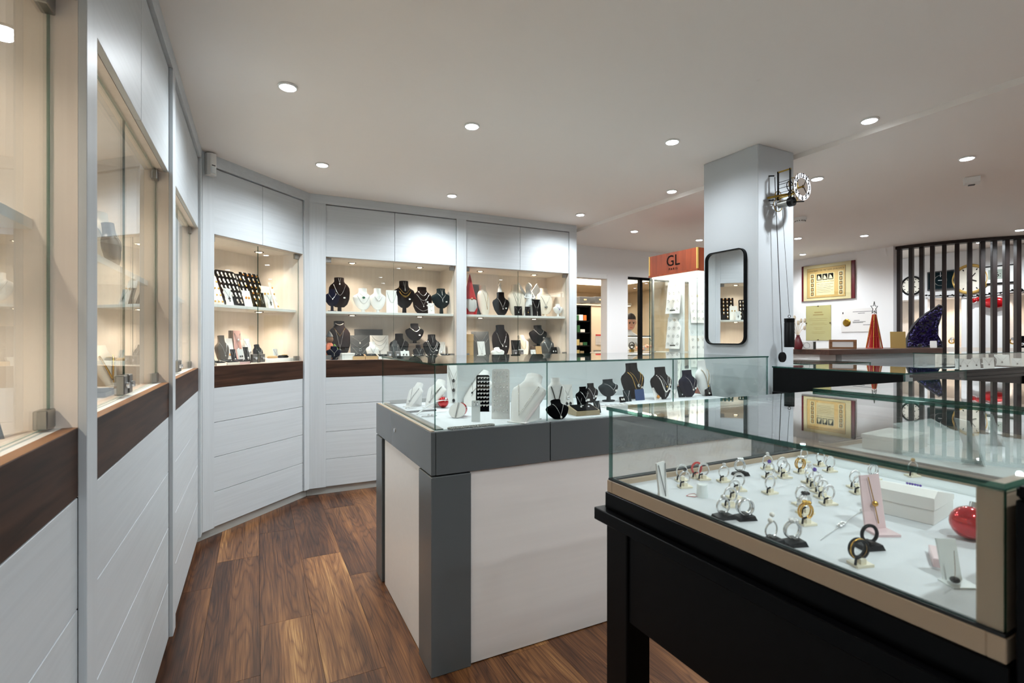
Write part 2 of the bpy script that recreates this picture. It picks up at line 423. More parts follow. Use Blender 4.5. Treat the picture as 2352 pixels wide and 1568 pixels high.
# ------------------------------------------------------------------ white display cabinets along the wall
ZK, ZD, ZW0, ZW1, ZU, ZT = .07, (.07, .316, .562, .808, 1.053), 1.053, 1.205, 2.14, 2.61
ZS0, ZS1, DEPTH = 1.632, 1.655, .50
UNITS = []
class Unit: pass
def cabinet(ox, oy, ang, w, label, seams=True, lights=True):
    U = Unit(); U.o = Vector((ox, oy, 0)); U.a = ang; U.w = w
    U.ex = Vector((math.cos(ang), math.sin(ang), 0)); U.ey = Vector((-math.sin(ang), math.cos(ang), 0))
    t = thing('display_cabinet', label, 'cabinet', (ox, oy, 0), ang, 'white display cabinets along the wall'); U.t = t
    g = .0015
    for k in range(4):
        bb((g, w-g, 0, .018, ZD[k]+(g if k else 0), ZD[k+1]-g), 'drawer', 'white_wood_h', t, bevel=.0012)
    bb((0, w, .0185, .03, ZK, ZW0), 'drawer_carcass', 'gap_black', t)
    bb((g, w-g, -.001, .026, ZW0+g, ZW1), 'wood_panel', 'dark_wood', t, bevel=.0012)
    bb((g, w-g, -.0006, .0262, ZW1, ZW1+.0012), 'panel_top', 'ledge_wood', t)
    bb((0, w, .0265, .062, ZW0, ZW1+.001), 'ledge', 'white_plastic', t)
    for a, b in ((g, w/2-g), (w/2+g, w-g)):
        bb((a, b, 0, .018, ZU+.001, ZT-.006), 'upper_door', 'white_wood_h', t, bevel=.0012)
    bb((0, w, .0185, .05, ZU+.02, Z_CEIL), 'upper_carcass', 'gap_black', t)
    bb((0, w, .0185, DEPTH, ZU, ZU+.018), 'niche_ceiling', 'niche_white', t)
    bb((0, w, .062, DEPTH, ZW1-.02, ZW1), 'niche_floor', 'niche_white', t)
    bb((-.018, 0, 0, DEPTH, ZW0, ZU+.018), 'side_panel', 'niche_white', t)
    bb((w, w+.018, 0, DEPTH, ZW0, ZU+.018), 'side_panel', 'niche_white', t)
    bb((-.018, w+.018, DEPTH, DEPTH+.018, 0, Z_CEIL), 'back_panel', 'niche_white', t)
    bb((0, w, .03, .05, 0, ZK), 'plinth', 'plinth', t)
    bb((.001, w-.001, .075, DEPTH, ZS0, ZS1), 'shelf', 'white_plastic', t, bevel=.001)
    for s, (a, b) in enumerate(((.006, w/2-.0015), (w/2+.0015, w-.006))):
        d = B(a, b, .045, .051, ZW1+.006, ZU-.006, edge='y').build('glass_door', GL, t)
        hx = a if s == 0 else b-.045
        for z in (ZW1+.006, ZU-.045):
            bb((hx-.002, hx+.047, .036, .060, z, z+.04), 'hinge', 'steel', d, bevel=.002)
        lx = b-.06 if s == 0 else a+.012
        bb((lx, lx+.048, .034, .062, ZW1+.01, ZW1+.075), 'lock', 'steel', d, bevel=.003)
        MB().cyl((lx+.024, .033, ZW1+.042), (lx+.024, .024, ZW1+.042), .010, n=12).build('lock_cylinder', 'silver', d)
    for x in (w*.22, w*.76):
        for z in (ZU, ZS0):
            r = MB(); r.torus((x, .27, z-.002), .034, .004, 'z', 20, 6); o = r.build('downlight', 'dark_steel', t)
            MB().ell([(z-.009, .018, .018, .27, x), (z-.001, .028, .028, .27, x)], 16).build('lens', 'warm_led', o)
            if lights:
                p = U.o+U.ex*x+U.ey*.27; spot((p.x, p.y, z-.014), NICHE_W, WARM, 2.5, .8, .02)
    UNITS.append(U); return U
XL = -.351
cabinet(XL, .22, PI/2, 1.20, 'white display cabinet cut off by the left picture edge')
cabinet(XL, 1.50, PI/2, 1.20, 'tall white display cabinet seen edge-on, holding a cream bust with a gold chain')
cabinet(XL, 2.78, PI/2, 1.18, 'narrow-looking white display cabinet beside the alarm sensor')
q = math.sqrt(.5)
A3 = Vector((-.335, 4.05, 0)); 
cabinet(A3.x+q*.095-q*.016, A3.y+q*.095+q*.016, PI/4, .905, 'angled corner display cabinet with black boards of pendants')
cabinet(.553, 4.816, 0, 1.247, 'wide white display cabinet with a row of black and white busts')
cabinet(1.906, 4.816, 0, 1.247, 'white display cabinet with figurines and a red gnome, next to the doorway')
U0, U1, U2, U3, U4, U5 = UNITS
tn = [0]
def trim(args, matn, label=None, poly=None, zz=None):
    tn[0] += 1
    if poly: o = MB().prism(poly, zz[0], zz[1]).build('trim_%d' % tn[0], matn)
    else: o = bb(args, 'trim_%d' % tn[0], matn, bevel=.001)
    o['kind'] = 'structure'; 
    if label: o['label'] = label
    return o
XF = -.335
for a, b in ((1.42, 1.50), (2.70, 2.78), (-.06, .22), (3.96, 4.03)):
    trim((XL, XF, a, b, ZK, ZT), 'white_wood_v', 'white upright between two display cabinets')
trim((-.86, XF, -1.2, 4.035, ZT, Z_CEIL), 'white_wood_h', 'white fascia over the straight cabinets')
trim((-.86, XF-.0465, -1.2, 4.03, 0, ZK), 'plinth', 'recessed plinth of the straight cabinets')
trim((XL, XF, -1.2, -.06, ZK, ZT), 'white_wood_v', 'white cabinet end behind the viewer')
# corner posts: left and right of the angled unit (prisms)
n3 = Vector((-q, q, 0)); e3 = Vector((q, q, 0))
def poly3(a, b, back=.42, fr=0):
    p = [A3+e3*a+n3*fr, A3+e3*b+n3*fr, A3+e3*b+n3*back, A3+e3*a+n3*back]
    return [(v.x, v.y) for v in p]
B3 = A3+e3*1.06
trim(None, 'white_wood_v', 'white upright left of the corner cabinet', poly3(0.0, .095, .0155), (ZK, ZT))
trim(None, 'white_wood_v', 'white upright right of the corner cabinet', poly3(.095+.905, 1.06, .0155), (ZK, ZT))
trim(None, 'white_wood_h', 'white fascia over the corner cabinet', poly3(0, 1.06, .5), (ZT, Z_CEIL))
trim(None, 'plinth', 'plinth of the corner cabinet', poly3(0.0, 1.075, .4, .0465), (0, ZK))
trim((B3.x, .553, 4.80, 4.8155, ZK, ZT), 'white_wood_v', 'white upright between corner cabinet and wide cabinet')
trim((1.80, 1.906, 4.80, 4.8155, ZK, ZT), 'white_wood_v', 'white upright between the two wide cabinets')
trim((3.153, 3.25, 4.80, 4.8155, ZK, ZT), 'white_wood_v', 'white front edge at the end of the cabinet run')
trim((3.172, 3.25, 4.8156, YB-.001, ZK, ZT), 'white_wood_v', 'white end upright of the cabinet run beside the doorway')
trim((B3.x, 3.25, 4.80, YB-.001, ZT, Z_CEIL), 'white_wood_h', 'white fascia over the wide cabinets')
trim((B3.x-.02, 3.25, 4.8465, 5.3, 0, ZK), 'plinth', 'plinth of the wide cabinets')
# alarm motion sensor in the corner
p = A3+e3*.05-n3*.003
t = thing('motion_sensor', 'white alarm motion sensor in the cabinet corner below the ceiling', 'sensor', (p.x, p.y, 2.53), PI/4-.15)
mb = MB(); mb.prism([(-.032, 0), (.032, 0), (.032, -.03), (.02, -.052), (-.02, -.052), (-.032, -.03)], 0, .15); mb.build('housing', 'white_plastic', t, bevel=.004)
MB().ell([(.012, .02, .012, -.048), (.055, .02, .012, -.048)], 14).build('lens', 'clear_white', t)
bb((-.012, .012, -.0535, -.052, .064, .07), 'label_strip', 'dark_grey', t)

# ------------------------------------------------------------------ grey counter with glass case
CX0, CX1, CY0, CY1 = .641, 2.785, 2.005, 3.08
BZ0, BZ1, GZ = .834, 1.014, 1.296
t = thing('glass_counter', 'grey and white counter with a long glass display case on top', 'counter', (0, 0, 0)); CT_ = t
S1, S2 = 1.212, 2.0
for a, b in ((CX0+.021, S1-.002), (S1+.002, S2-.002), (S2+.002, CX1)):
    bb((a, b, CY0, CY0+.02, BZ0, BZ1), 'band_panel', 'grey_lacquer', t, bevel=.002)
o = bb((CX0, CX0+.02, CY0+.003, CY1, BZ0, BZ1), 'band_panel', 'grey_lacquer', t, bevel=.002)
MB().cyl((CX0-.004, 2.62, .925), (CX0+.003, 2.62, .925), .011, n=14).build('lock', 'silver', o)
bb((CX1-.02, CX1, CY0+.021, CY1, BZ0, BZ1), 'band_panel', 'grey_lacquer', t, bevel=.002)
bb((CX0+.021, CX1-.021, CY1-.02, CY1, BZ0, BZ1), 'band_panel', 'grey_lacquer', t, bevel=.002)
bb((CX0+.003, CX0+.019, CY0+.02, CY1-.02, BZ1, BZ1+.0025), 'edge_trim', 'beige_strip', t)
for a in ((CX0, .818, CY0, 2.188), (CX0, .818, 2.93, CY1), (2.60, CX1, CY0, 2.188), (2.60, CX1, 2.93, CY1)):
    bb((*a, 0.0, BZ0-.006), 'post', 'grey_lacquer', t, bevel=.003)
bb((.818, 2.60, CY0+.014, CY0+.034, .004, BZ0-.001), 'front_panel', 'cream_panel', t, bevel=.001)
bb((CX0+.010, CX0+.03, 2.188, 2.895, .004, BZ0-.001), 'end_panel', 'cream_panel', t, bevel=.001)
bb((CX1-.03, CX1-.01, 2.188, 2.93, .004, BZ0-.001), 'end_panel', 'cream_panel', t)
bb((.818, 2.60, CY1-.04, CY1-.02, .004, BZ0-.001), 'rear_panel', 'cream_panel', t)
bb((CX0+.04, CX1-.04, CY0+.04, CY1-.045, BZ0-.02, BZ0-.001), 'case_floor', 'gap_black', t)
bb((CX0+.022, CX1-.022, CY0+.022, CY1-.022, BZ1-.02, BZ1+.001), 'display_floor', 'white_tray', t)
gy = CY0+.028; gx = CX0+.024; gyb = 3.03
pane_ = lambda a, ax: B(*a, edge=ax).build('glass_pane', GL, t)
for a, b in ((gx, S1-.0015), (S1+.0015, S2-.0015), (S2+.0015, CX1-.02)): pane_((a, b, gy, gy+.006, BZ1+.002, GZ-.008), 'y')
pane_((gx, gx+.006, gy+.008, gyb, BZ1+.002, GZ-.008), 'x'); pane_((CX1-.026, CX1-.02, gy+.008, gyb, BZ1+.002, GZ-.008), 'x')
B(gx-.003, CX1-.017, gy-.003, gyb, GZ-.008, GZ, edge='z').build('glass_top', GL, t)
bb((gx+.008, gx+.04, gy+.008, gyb-.02, BZ1+.001, BZ1+.006), 'glass_channel', 'steel', t)
bb((1.04, CX1-.03, 2.76, 2.775, BZ1+.001, GZ-.01), 'back_panel', 'clear_white', t)
bb((gx+.04, 1.04, 2.985, 3.0, BZ1+.001, BZ1+.022), 'rear_rail', 'steel', t)
for x0, x1 in ((1.10, 1.50), (2.1, 2.5)):
    bb((x0, x1, gyb-.16, gyb-.14, GZ-.02, GZ-.009), 'light_bar', 'white_led', t) if False else None

# ------------------------------------------------------------------ black table showcases with glass tops
def showcase(name, label, x0, x1, y0, y1, zt=1.246, blackside=False, strip=True, endboard=False, lx=.024, ly=.024):
    t = thing(name, label, 'showcase', (0, 0, 0), 0, 'black table showcases')
    zb = zt-.166                      # top of the beige base strip
    for a, ax in (((x0, x0+.006, y0, y1, zb+.004, zt-.008), 'x'), ((x1-.006, x1, y0, y1, zb+.004, zt-.008), 'x'), ((x0+.006, x1-.006, y1-.006, y1, zb+.004, zt-.008), 'y')):
        if blackside and ax == 'x' and a[0] == x0: bb((x0, x0+.012, y0+.01, y1, zb+.004, zt-.008), 'side_panel', 'black', t)
        else: B(*a, edge=ax).build('glass_pane', GL, t)
    if endboard: bb((x0+.004, x1, y0, y0+.026, zb, zt-.009), 'end_board', 'beige_strip', t, bevel=.002)
    else: B(x0+.006, x1-.006, y0, y0+.006, zb+.004, zt-.008, edge='y').build('glass_pane', GL, t)
    B(x0-.004, x1+.001, y0-.002, y1+.004, zt-.008, zt, edge='z').build('glass_top', GL, t)
    f = 'beige_strip' if strip else 'black'
    for a in ((x0-.003, x1+.003, y0-.003, y0+.014), (x0-.003, x1+.003, y1-.014, y1+.003), (x0-.003, x0+.014, y0+.014, y1-.014), (x1-.014, x1+.003, y0+.014, y1-.014)):
        bb((*a, zb-.027, zb), 'base_strip', f, t, bevel=.001)
    for a in ((x0-.001, x1+.001, y0-.001, y0+.010), (x0-.001, x1+.001, y1-.010, y1+.001), (x0-.001, x0+.010, y0+.010, y1-.010), (x1-.010, x1+.001, y0+.010, y1-.010)):
        bb((*a, zb, zb+.004), 'glass_seal', 'seal', t)
    bb((x0+.014, x1-.014, y0+.014, y1-.014, zb-.022, zb-.012), 'tray', 'white_tray', t)
    bb((x0-.006, x1+.006, y0-.006, y1+.006, zb-.064, zb-.0275), 'table_band', 'black_lacquer', t, bevel=.001)
    bb((x0-lx, x1+.0, y0-ly, y1+.024, zb-.092, zb-.0645), 'table_top', 'black_lacquer', t, bevel=.0015)
    for a, b in ((x0-.004, y0), (x0-.004, y1-.066), (x1-.07, y0), (x1-.07, y1-.066)):
        bb((a, a+.066, b, b+.07, 0, zb-.0925), 'leg', 'black', t, bevel=.002)
    for a in ((x0+.002, x0+.016, y0+.07, y1-.066), (x1-.02, x1-.006, y0+.07, y1-.066), (x0+.066, x1-.07, y1-.03, y1-.016), (x0+.066, x1-.07, y0+.016, y0+.03)):
        bb((*a, .79, zb-.0925), 'apron', 'black', t)
    return zb-.012
KX0, KX1, KY0, KY1 = .714, 1.452, .245, .925
ZTRAY = showcase('ring_showcase', 'near black showcase full of rings under a glass top', KX0, KX1, KY0, KY1, endboard=True, ly=.008)
showcase('ring_showcase', 'second black showcase with white stands, beyond the ring showcase', 1.466, 2.22, KY0, KY1, zt=1.2545, lx=.006, ly=.008)
showcase('ring_showcase', 'black-sided showcase in front of the pillar base', 3.0, 3.66, 1.42, 2.17, zt=1.222, blackside=True, strip=False)
showcase('ring_showcase', 'low glass-topped showcase behind the pillar', 3.92, 4.70, 2.48, 3.1, zt=1.2)
showcase('ring_showcase', 'far black showcase in front of the slat screen', 6.08, 7.62, 2.418, 2.80, zt=1.256, strip=False)
t = thing('black_cabinet', 'tall black lacquered cabinet at the right picture edge', 'cabinet', (0, 0, 0))
bb((KX0-.004, 1.5, -.55, KY0-.01, 0.0, 1.232), 'body', 'black_lacquer', t, bevel=.002)
bb((KX0-.004, 1.5, -.55, KY0-.01, 1.2325, 1.246), 'top_panel', 'black_lacquer', t, bevel=.003)
# light of the cases is the room's own
# ------------------------------------------------------------------ mirror
t = thing('wall_mirror', 'tall mirror with rounded corners and black frame on the pillar', 'mirror', (PX0, 2.497, 1.69))
def rrect(w, h, r, n=8):
    out = []
    for cx, cz, a0 in ((w/2-r, h/2-r, 0), (-w/2+r, h/2-r, 90), (-w/2+r, -h/2+r, 180), (w/2-r, -h/2+r, 270)):
        for i in range(n+1):
            a = math.radians(a0+90*i/n); out.append((cx+r*math.cos(a), cz+r*math.sin(a)))
    return out
o_, i_ = rrect(.337, .66, .055), rrect(.321, .644, .047)
mb = MB(); n = len(o_)
vs = [(-.026, a, b) for a, b in o_]+[(-.026, a, b) for a, b in i_]+[(0-.0005, a, b) for a, b in o_]+[(-.012, a, b) for a, b in i_]
fs = []
for i in range(n):
    j = (i+1) % n
    fs += [(i, j, n+j, n+i), (2*n+i, 2*n+j, j, i), (n+i, n+j, 3*n+j, 3*n+i)]
mb.add(vs, fs); mb.build('frame', 'black', t)
MB().prism(i_, -.012, -.004, 'yz').build('mirror_glass', 'mirror', t)

# ------------------------------------------------------------------ GL display tower
TX0, TX1, TY0, TY1, TZ0, TZ1 = 3.62, 4.24, 3.38, 4.02, 2.05, 2.245
t = thing('display_tower', 'tall glass display tower with cherry wood header lettered GL', 'display case', (0, 0, 0)); TW = t
hd = bb((TX0, TX1, TY0, TY1, TZ0, TZ1), 'header', 'cherry_wood', t)
bb((TX0-.006, TX1+.006, TY0-.006, TY1+.006, TZ0-.02, TZ0-.0005), 'header_rim', 'cherry_wood', t)
for x, y in ((TX0-.003, TY0-.003), (TX0-.003, TY1-.012)):
    bb((x, x+.015, y, y+.015, TZ0, TZ1+.001), 'brass_corner', 'gold_frame', hd)
text('GL', .15, 'lettering', 'ink', hd, (TX0-.002, 3.685, 2.16), (PI/2, 0, -PI/2))
text('P A R I S', .032, 'lettering', 'ink', hd, (TX0-.002, 3.685, 2.082), (PI/2, 0, -PI/2))
bb((TX0, TX1, TY0, TY1, 0, .95), 'base', 'cherry_wood', t)
bb((TX0+.01, TX1-.01, TY0+.01, TY1-.01, .951, .965), 'base_top', 'white_plastic', t)
bb((TX0+.02, TX1-.02, TY0+.02, TY1-.02, TZ0-.035, TZ0-.021), 'light_panel', 'panel_led', t)
for a, ax in (((TX0, TX0+.006, TY0+.006, TY1, .966, TZ0-.021), 'x'), ((TX0, TX1, TY0, TY0+.006, .966, TZ0-.021), 'y'), ((TX0+.006, TX1, TY1-.006, TY1, .966, TZ0-.021), 'y')):
    B(*a, edge=ax).build('glass_pane', GL, t)
bb((TX1-.03, TX1-.015, TY0+.01, TY1-.01, .966, TZ0-.036), 'back_panel', 'clear_white', t)
bb((TX0+.25, TX0+.50, TY0+.325, TY0+.345, .966, TZ0-.036), 'core_column', 'clear_white', t)
bb((TX0+.235, TX0+.25, TY0+.40, TY0+.60, .966, TZ0-.036), 'card_panel', 'clear_white', t)
bb((TX0+.01, TX0+.03, TY1-.04, TY1-.02, .966, TZ0-.036), 'corner_profile', 'steel', t)
l = bpy.data.lights.new('tower_light', 'AREA'); l.shape = 'RECTANGLE'; l.size = .5; l.size_y = .5; l.energy = TOWER_W; l.color = (.95, .99, 1)
lo = bpy.data.objects.new('tower_light', l); COL.objects.link(lo); lo.location = ((TX0+TX1)/2, (TY0+TY1)/2, TZ0-.04)
# cards of earrings inside the tower
def earcard(px, py, z0, h, wd, rz, label, tilt=.08, rows=5, cols=3):
    c = thing('earring_card', label, 'card', (px, py, z0), rz, 'earring cards in the display tower')
    mb = MB(); mb.M = RX(-tilt); mb.box(-wd/2, wd/2, 0, .004, 0, h); mb.build('card', 'white_card', c)
    for r in range(rows):
        for k in range(cols):
            e = MB(); e.M = RX(-tilt); x = (k+.5)/cols*wd-wd/2; z = h*(r+.6)/rows
            e.torus((x, -.003, z), .011, .0016, 'y', 12, 5); e.build('earring', 'gold' if (r*7+k) % 9 == 4 else 'silver', c)
earcard(TX0+.34, TY0+.30, 1.56, .38, .20, 0, 'white card of hoop earrings high on the tower column, facing the pillar')
earcard(TX0+.35, TY0+.30, 1.12, .38, .22, 0, 'white card of earrings below another on the tower column, partly gold')
earcard(TX0+.18, TY0+.50, 1.66, .33, .16, -PI/2+.25, 'upper slanted white earring card facing the shop', .16, 4, 3)
earcard(TX0+.18, TY0+.50, 1.30, .33, .16, -PI/2+.25, 'middle slanted white earring card facing the shop', .16, 4, 3)
earcard(TX0+.18, TY0+.50, .97, .30, .16, -PI/2+.25, 'lowest slanted white earring card facing the shop', .16, 4, 3)
for cc in [o for o in bpy.data.objects if o.name.startswith('earring_card') and o.location.z > .98]:
    bb((-.03, .03, .004, .02, .02, .04), 'hook', 'steel', cc)
# ------------------------------------------------------------------ jewellery displays
def onu(U, u, y):
    D = ray(u); d = (U.o.dot(U.ey)+y)/D.dot(U.ey); return D*d, d
BP = [(0, .30, .10), (.08, .54, .17), (.25, .80, .25), (.45, .96, .30), (.57, 1.0, .30), (.655, .90, .27), (.71, .66, .24), (.77, .47, .22), (.86, .41, .21), (1.0, .42, .21)]
OV = [(0, .45, .10), (.10, .74, .17), (.28, .94, .24), (.50, 1.0, .28), (.66, .96, .28), (.76, .78, .25), (.82, .56, .22), (.88, .46, .21), (1.0, .46, .21)]
SL = [(0, .40, .06), (.15, .60, .10), (.40, .84, .14), (.62, 1.0, .17), (.70, .97, .19), (.77, .66, .22), (.84, .48, .22), (1.0, .46, .20)]
def rows(prof, z):
    for k in range(len(prof)-1):
        a, b = prof[k], prof[k+1]
        if a[0] <= z <= b[0]:
            f = (z-a[0])/(b[0]-a[0]); return [a[i]+(b[i]-a[i])*f for i in (1, 2)]
    return prof[-1][1:3]
def chain_pts(prof, W, hb, zt, zb, v, spread, n=22, off=.003):
    pts = []
    for i in range(n+1):
        s = -1+2*i/n; a = abs(s)
        z = zb+(zt-zb)*(a if v else a*a)
        hw, dp = rows(prof, z); x = spread*W*s*(1 if v else (1-.12*(1-a)))
        x = max(-hw*W*.97, min(hw*W*.97, x))
        y = -dp*W*1.5*math.sqrt(max(0, 1-(x/(hw*W))**2))-off
        pts.append((x, y, z*hb))
    return pts
def pendant_mesh(kind, p, mb, s=1.0):
    x, y, z = p
    if kind == 'drop': mb.ball((x, y-.003, z-.010*s), .0065*s, 10, 1, 1.3)
    elif kind == 'disc': mb.ell([(z-.026*s, .001, .003, y-.002, x), (z-.02*s, .014*s, .004, y-.003, x), (z-.012*s, .018*s, .004, y-.003, x), (z-.004*s, .014*s, .004, y-.003, x), (z+.002, .001, .003, y-.002, x)], 14, 1)
    elif kind == 'bar': mb.box(x-.002*s, x+.002*s, y-.004, y-.001, z-.034*s, z, 1)
    elif kind == 'cross': mb.box(x-.0018*s, x+.0018*s, y-.004, y-.001, z-.03*s, z, 1); mb.box(x-.008*s, x+.008*s, y-.004, y-.001, z-.012*s, z-.0085*s, 1)
    elif kind == 'square':
        for a in ((-.008, -.0065), (.0065, .008)): mb.box(x+a[0]*s, x+a[1]*s, y-.004, y-.002, z-.016*s, z, 1)
        for a in ((-.016, -.0145), (-.0015, 0)): mb.box(x-.008*s, x+.008*s, y-.004, y-.002, z+a[0]*s, z+a[1]*s, 1)
def rank(vals, k):
    """shortest ... longest among several chains on one display"""
    if len(vals) < 2: return ''
    r = sorted(range(len(vals)), key=lambda i: -vals[i]).index(k); n = len(vals)
    return 'shortest ' if r == 0 else 'longest ' if r == n-1 else ('middle-length ' if n == 3 else ORD[r]+' shortest ')
def bust(pos, rz, h, W, matn, lab, short, chains=(), prof=BP, tilt=.12, foot=0, support=False, tags=0, group=None, flat=1.5):
    """necklace bust: body, foot or back support; every necklace hung on it is a thing of its own"""
    t = thing('necklace_bust', lab, 'bust', pos, rz, group)
    hb = h-foot; T = Matrix.Translation((0, 0, foot)) @ RX(-tilt)
    mb = MB(); mb.M = T; mb.ell([(z*hb, a*W, b*W*flat, 0) for z, a, b in prof], 20, 0, .9); mb.build('body', matn, t)
    lean = math.sin(tilt)*hb
    if foot:
        f = MB(); f.ell([(0, W*.55, W*.40, .004), (.006, W*.55, W*.40, .004)], 16); f.ell([(.006, W*.20, W*.14, .004), (foot+.02, W*.17, W*.12, .002)], 12); f.build('foot', matn, t)
    elif support:
        f = MB(); f.prism([(0, 0), (lean*.9+.004, 0), (lean*.98, math.cos(tilt)*hb*.86), (lean*.80, math.cos(tilt)*hb*.86)], -W*.36, W*.36, 'yz'); f.build('support', matn, t)
        bb((-W*.5, W*.5, -.02, lean*.9, 0, .004), 'base_plate', matn, t)
    for k, c in enumerate(chains):
        metal, zt, zb, v, spread, pend, pm, th = (list(c)+['silver', .76, .4, True, .5, None, None, None][len(c):])
        metal, pm, th = metal or 'silver', pm or metal, th or .0013
        word = {'silver': 'silver', 'gold': 'gold', 'pearl': 'pearl', 'steel': 'grey metal'}.get(metal, metal)
        n = thing('necklace', rank([x[2] if len(x) > 2 else .4 for x in chains], k)+'%s necklace%s on the %s' % (word, {None: '', 'drop': ' with a drop', 'disc': ' with a round pendant', 'bar': ' with a bar', 'cross': ' with a cross', 'square': ' with a square pendant'}[pend], short), 'necklace', pos, rz, 'necklaces on display busts')
        mb = MB(); mb.M = T; pts = chain_pts(prof, W*flat/1.5 if False else W, hb, zt, zb, v, spread, off=.0015+th)
        if metal == 'pearl':
            for i in range(len(pts)-1):
                for f_ in (0, .5):
                    q_ = [pts[i][j]*(1-f_)+pts[i+1][j]*f_ for j in range(3)]; mb.ball(q_, th, 8)
        else: mb.tube(pts, th, 5)
        o = mb.build('chain', metal, n)
        if pend:
            m2 = MB(); m2.M = T; pendant_mesh(pend, pts[len(pts)//2], m2, max(.8, h/.28)); m2.build('pendant', [metal, pm], n)
        if k < tags:
            m3 = MB(); m3.M = T; x = W*.42; z = (.30+.13*k)*hb; hw, dp = rows(prof, z/hb); y = -dp*W*1.5*math.sqrt(max(0, 1-(x/(hw*W))**2))-.004
            m3.box(x-.009, x+.009, y, y+.002, z-.006, z+.006); m3.build('price_tag', 'white_card', n)
    return t
def card(pos, rz, wd, h, matn, lab, short=None, items=(), tilt=.25, easel=True, th=.004, top=None, name='display_card', cat='card', group=None, wtop=None):
    """leaning display card or board; what hangs on it are things of their own"""
    t = thing(name, lab, cat, pos, rz, group)
    T = RX(-tilt); wt = wtop or wd
    mb = MB(); mb.M = T
    pl = [(-wd/2, 0), (wd/2, 0), (wt/2, h), (-wt/2, h)]
    if top == 'round':
        r = min(wd, h)*.14; pl = [(-wd/2, 0), (wd/2, 0)]+[(wt/2-r+r*math.cos(a*PI/8), h-r+r*math.sin(a*PI/8)) for a in range(5)]+[(-wt/2+r-r*math.sin(a*PI/8), h-r+r*math.cos(a*PI/8)) for a in range(5)]
    mb.prism(pl, 0, th, 'xz'); mb.build('board', matn, t)
    if easel and tilt > .02:
        L_ = math.sin(tilt)*h*.75
        e = MB(); e.prism([(th+.001, 0), (L_+th+.01, 0), (L_+th+.004, .003), (math.sin(tilt)*h*.7+th*.9, math.cos(tilt)*h*.7-.002), (math.sin(tilt)*h*.66+th*1.1, math.cos(tilt)*h*.66-.002)], -wd*.12, wd*.12, 'yz'); e.build('easel', matn, t)
    for k, it in enumerate(items):
        kind = it[0]; metal = it[1] if len(it) > 1 else 'silver'; pend = it[2] if len(it) > 2 else 'drop'; pm = it[3] if len(it) > 3 else metal
        zb = it[4] if len(it) > 4 else .3; zt = it[5] if len(it) > 5 else .92
        m2 = MB(); m2.M = T; nm = 'necklace'; lb = rank([x[4] if len(x) > 4 else .3 for x in items], k)+'%s necklace on the %s' % ({'steel': 'grey metal'}.get(metal, metal), short)
        if kind == 'v':
            pts = [(-wt*.42, -.002, zt*h), (0, -.003, zb*h), (wt*.42, -.002, zt*h)]; m2.tube(pts, .0011, 5)
            if pend: pendant_mesh(pend, (0, -.003, zb*h), m2, max(.6, min(1.4, h/.1)))
        elif kind == 'u':
            pts = [(wt*.4*s/8, -.002, (zb+(zt-zb)*(s/8)**2)*h) for s in range(-8, 9)]; m2.tube(pts, .0012, 5)
            if pend: pendant_mesh(pend, (0, -.003, zb*h), m2, max(.6, min(1.4, h/.1)))
        elif kind == 'e':
            nm = 'earring_pair'; lb = '%s earrings on the %s' % (metal, short)
            for s in (-1, 1): m2.ball((s*wd*.18, -.004, zb*h), min(.008, wd*.12), 8, 1, 1.3); m2.box(s*wd*.18-.001, s*wd*.18+.001, -.003, -.0005, zb*h, zb*h+.012)
        o = m2.build(nm, [metal, pm], None, pos, (0, 0, rz)); tag(o, lb, 'earrings' if kind == 'e' else 'necklace', 'jewellery on display cards')
    return t
PEND = {}
def pendant_obj(metal):
    if metal not in PEND:
        m = MB(); m.ell([(.006, .0025, .0015, 0), (.010, .0075, .0022, 0), (.019, .0085, .0022, 0), (.027, .006, .002, 0), (.030, .002, .0015, 0)], 12, 0)
        m.ball((0, -.001, -.003), .0085, 10, 1, 1.0); m.tube([(0, -.001, .006), (0, -.001, .001)], .001, 4, 1)
        PEND[metal] = m.mesh('pendant', ['white_card', metal])
    return PEND[metal]
def pendant_board(pos, rz, wd, h, matn, lab, short, nx, nz, metals, tilt=.35, skip=(), top='round', sc=1.0):
    card(pos, rz, wd, h, matn, lab, tilt=tilt, top=top, name='pendant_board', cat='board', group='pendant boards in the corner cabinet')
    T = Matrix.Translation(pos) @ Matrix.Rotation(rz, 4, 'Z') @ RX(-tilt)
    for j in range(nz):
        for i in range(nx):
            if (i, j) in skip: continue
            x = wd*((i+.5)/nx-.5)*.92; z = h*((j+.35)/nz*.9+.06)
            o = link('pendant', pendant_obj(metals[(i*3+j*5) % len(metals)])); o.matrix_world = T @ Matrix.Translation((x, -.004, z)) @ Matrix.Scale(sc, 4)
            tag(o, '%s pendant from the left, %s row down, on the %s' % (ORD[i], ORD[nz-1-j], short), 'pendant', 'pendants on the %s' % short)
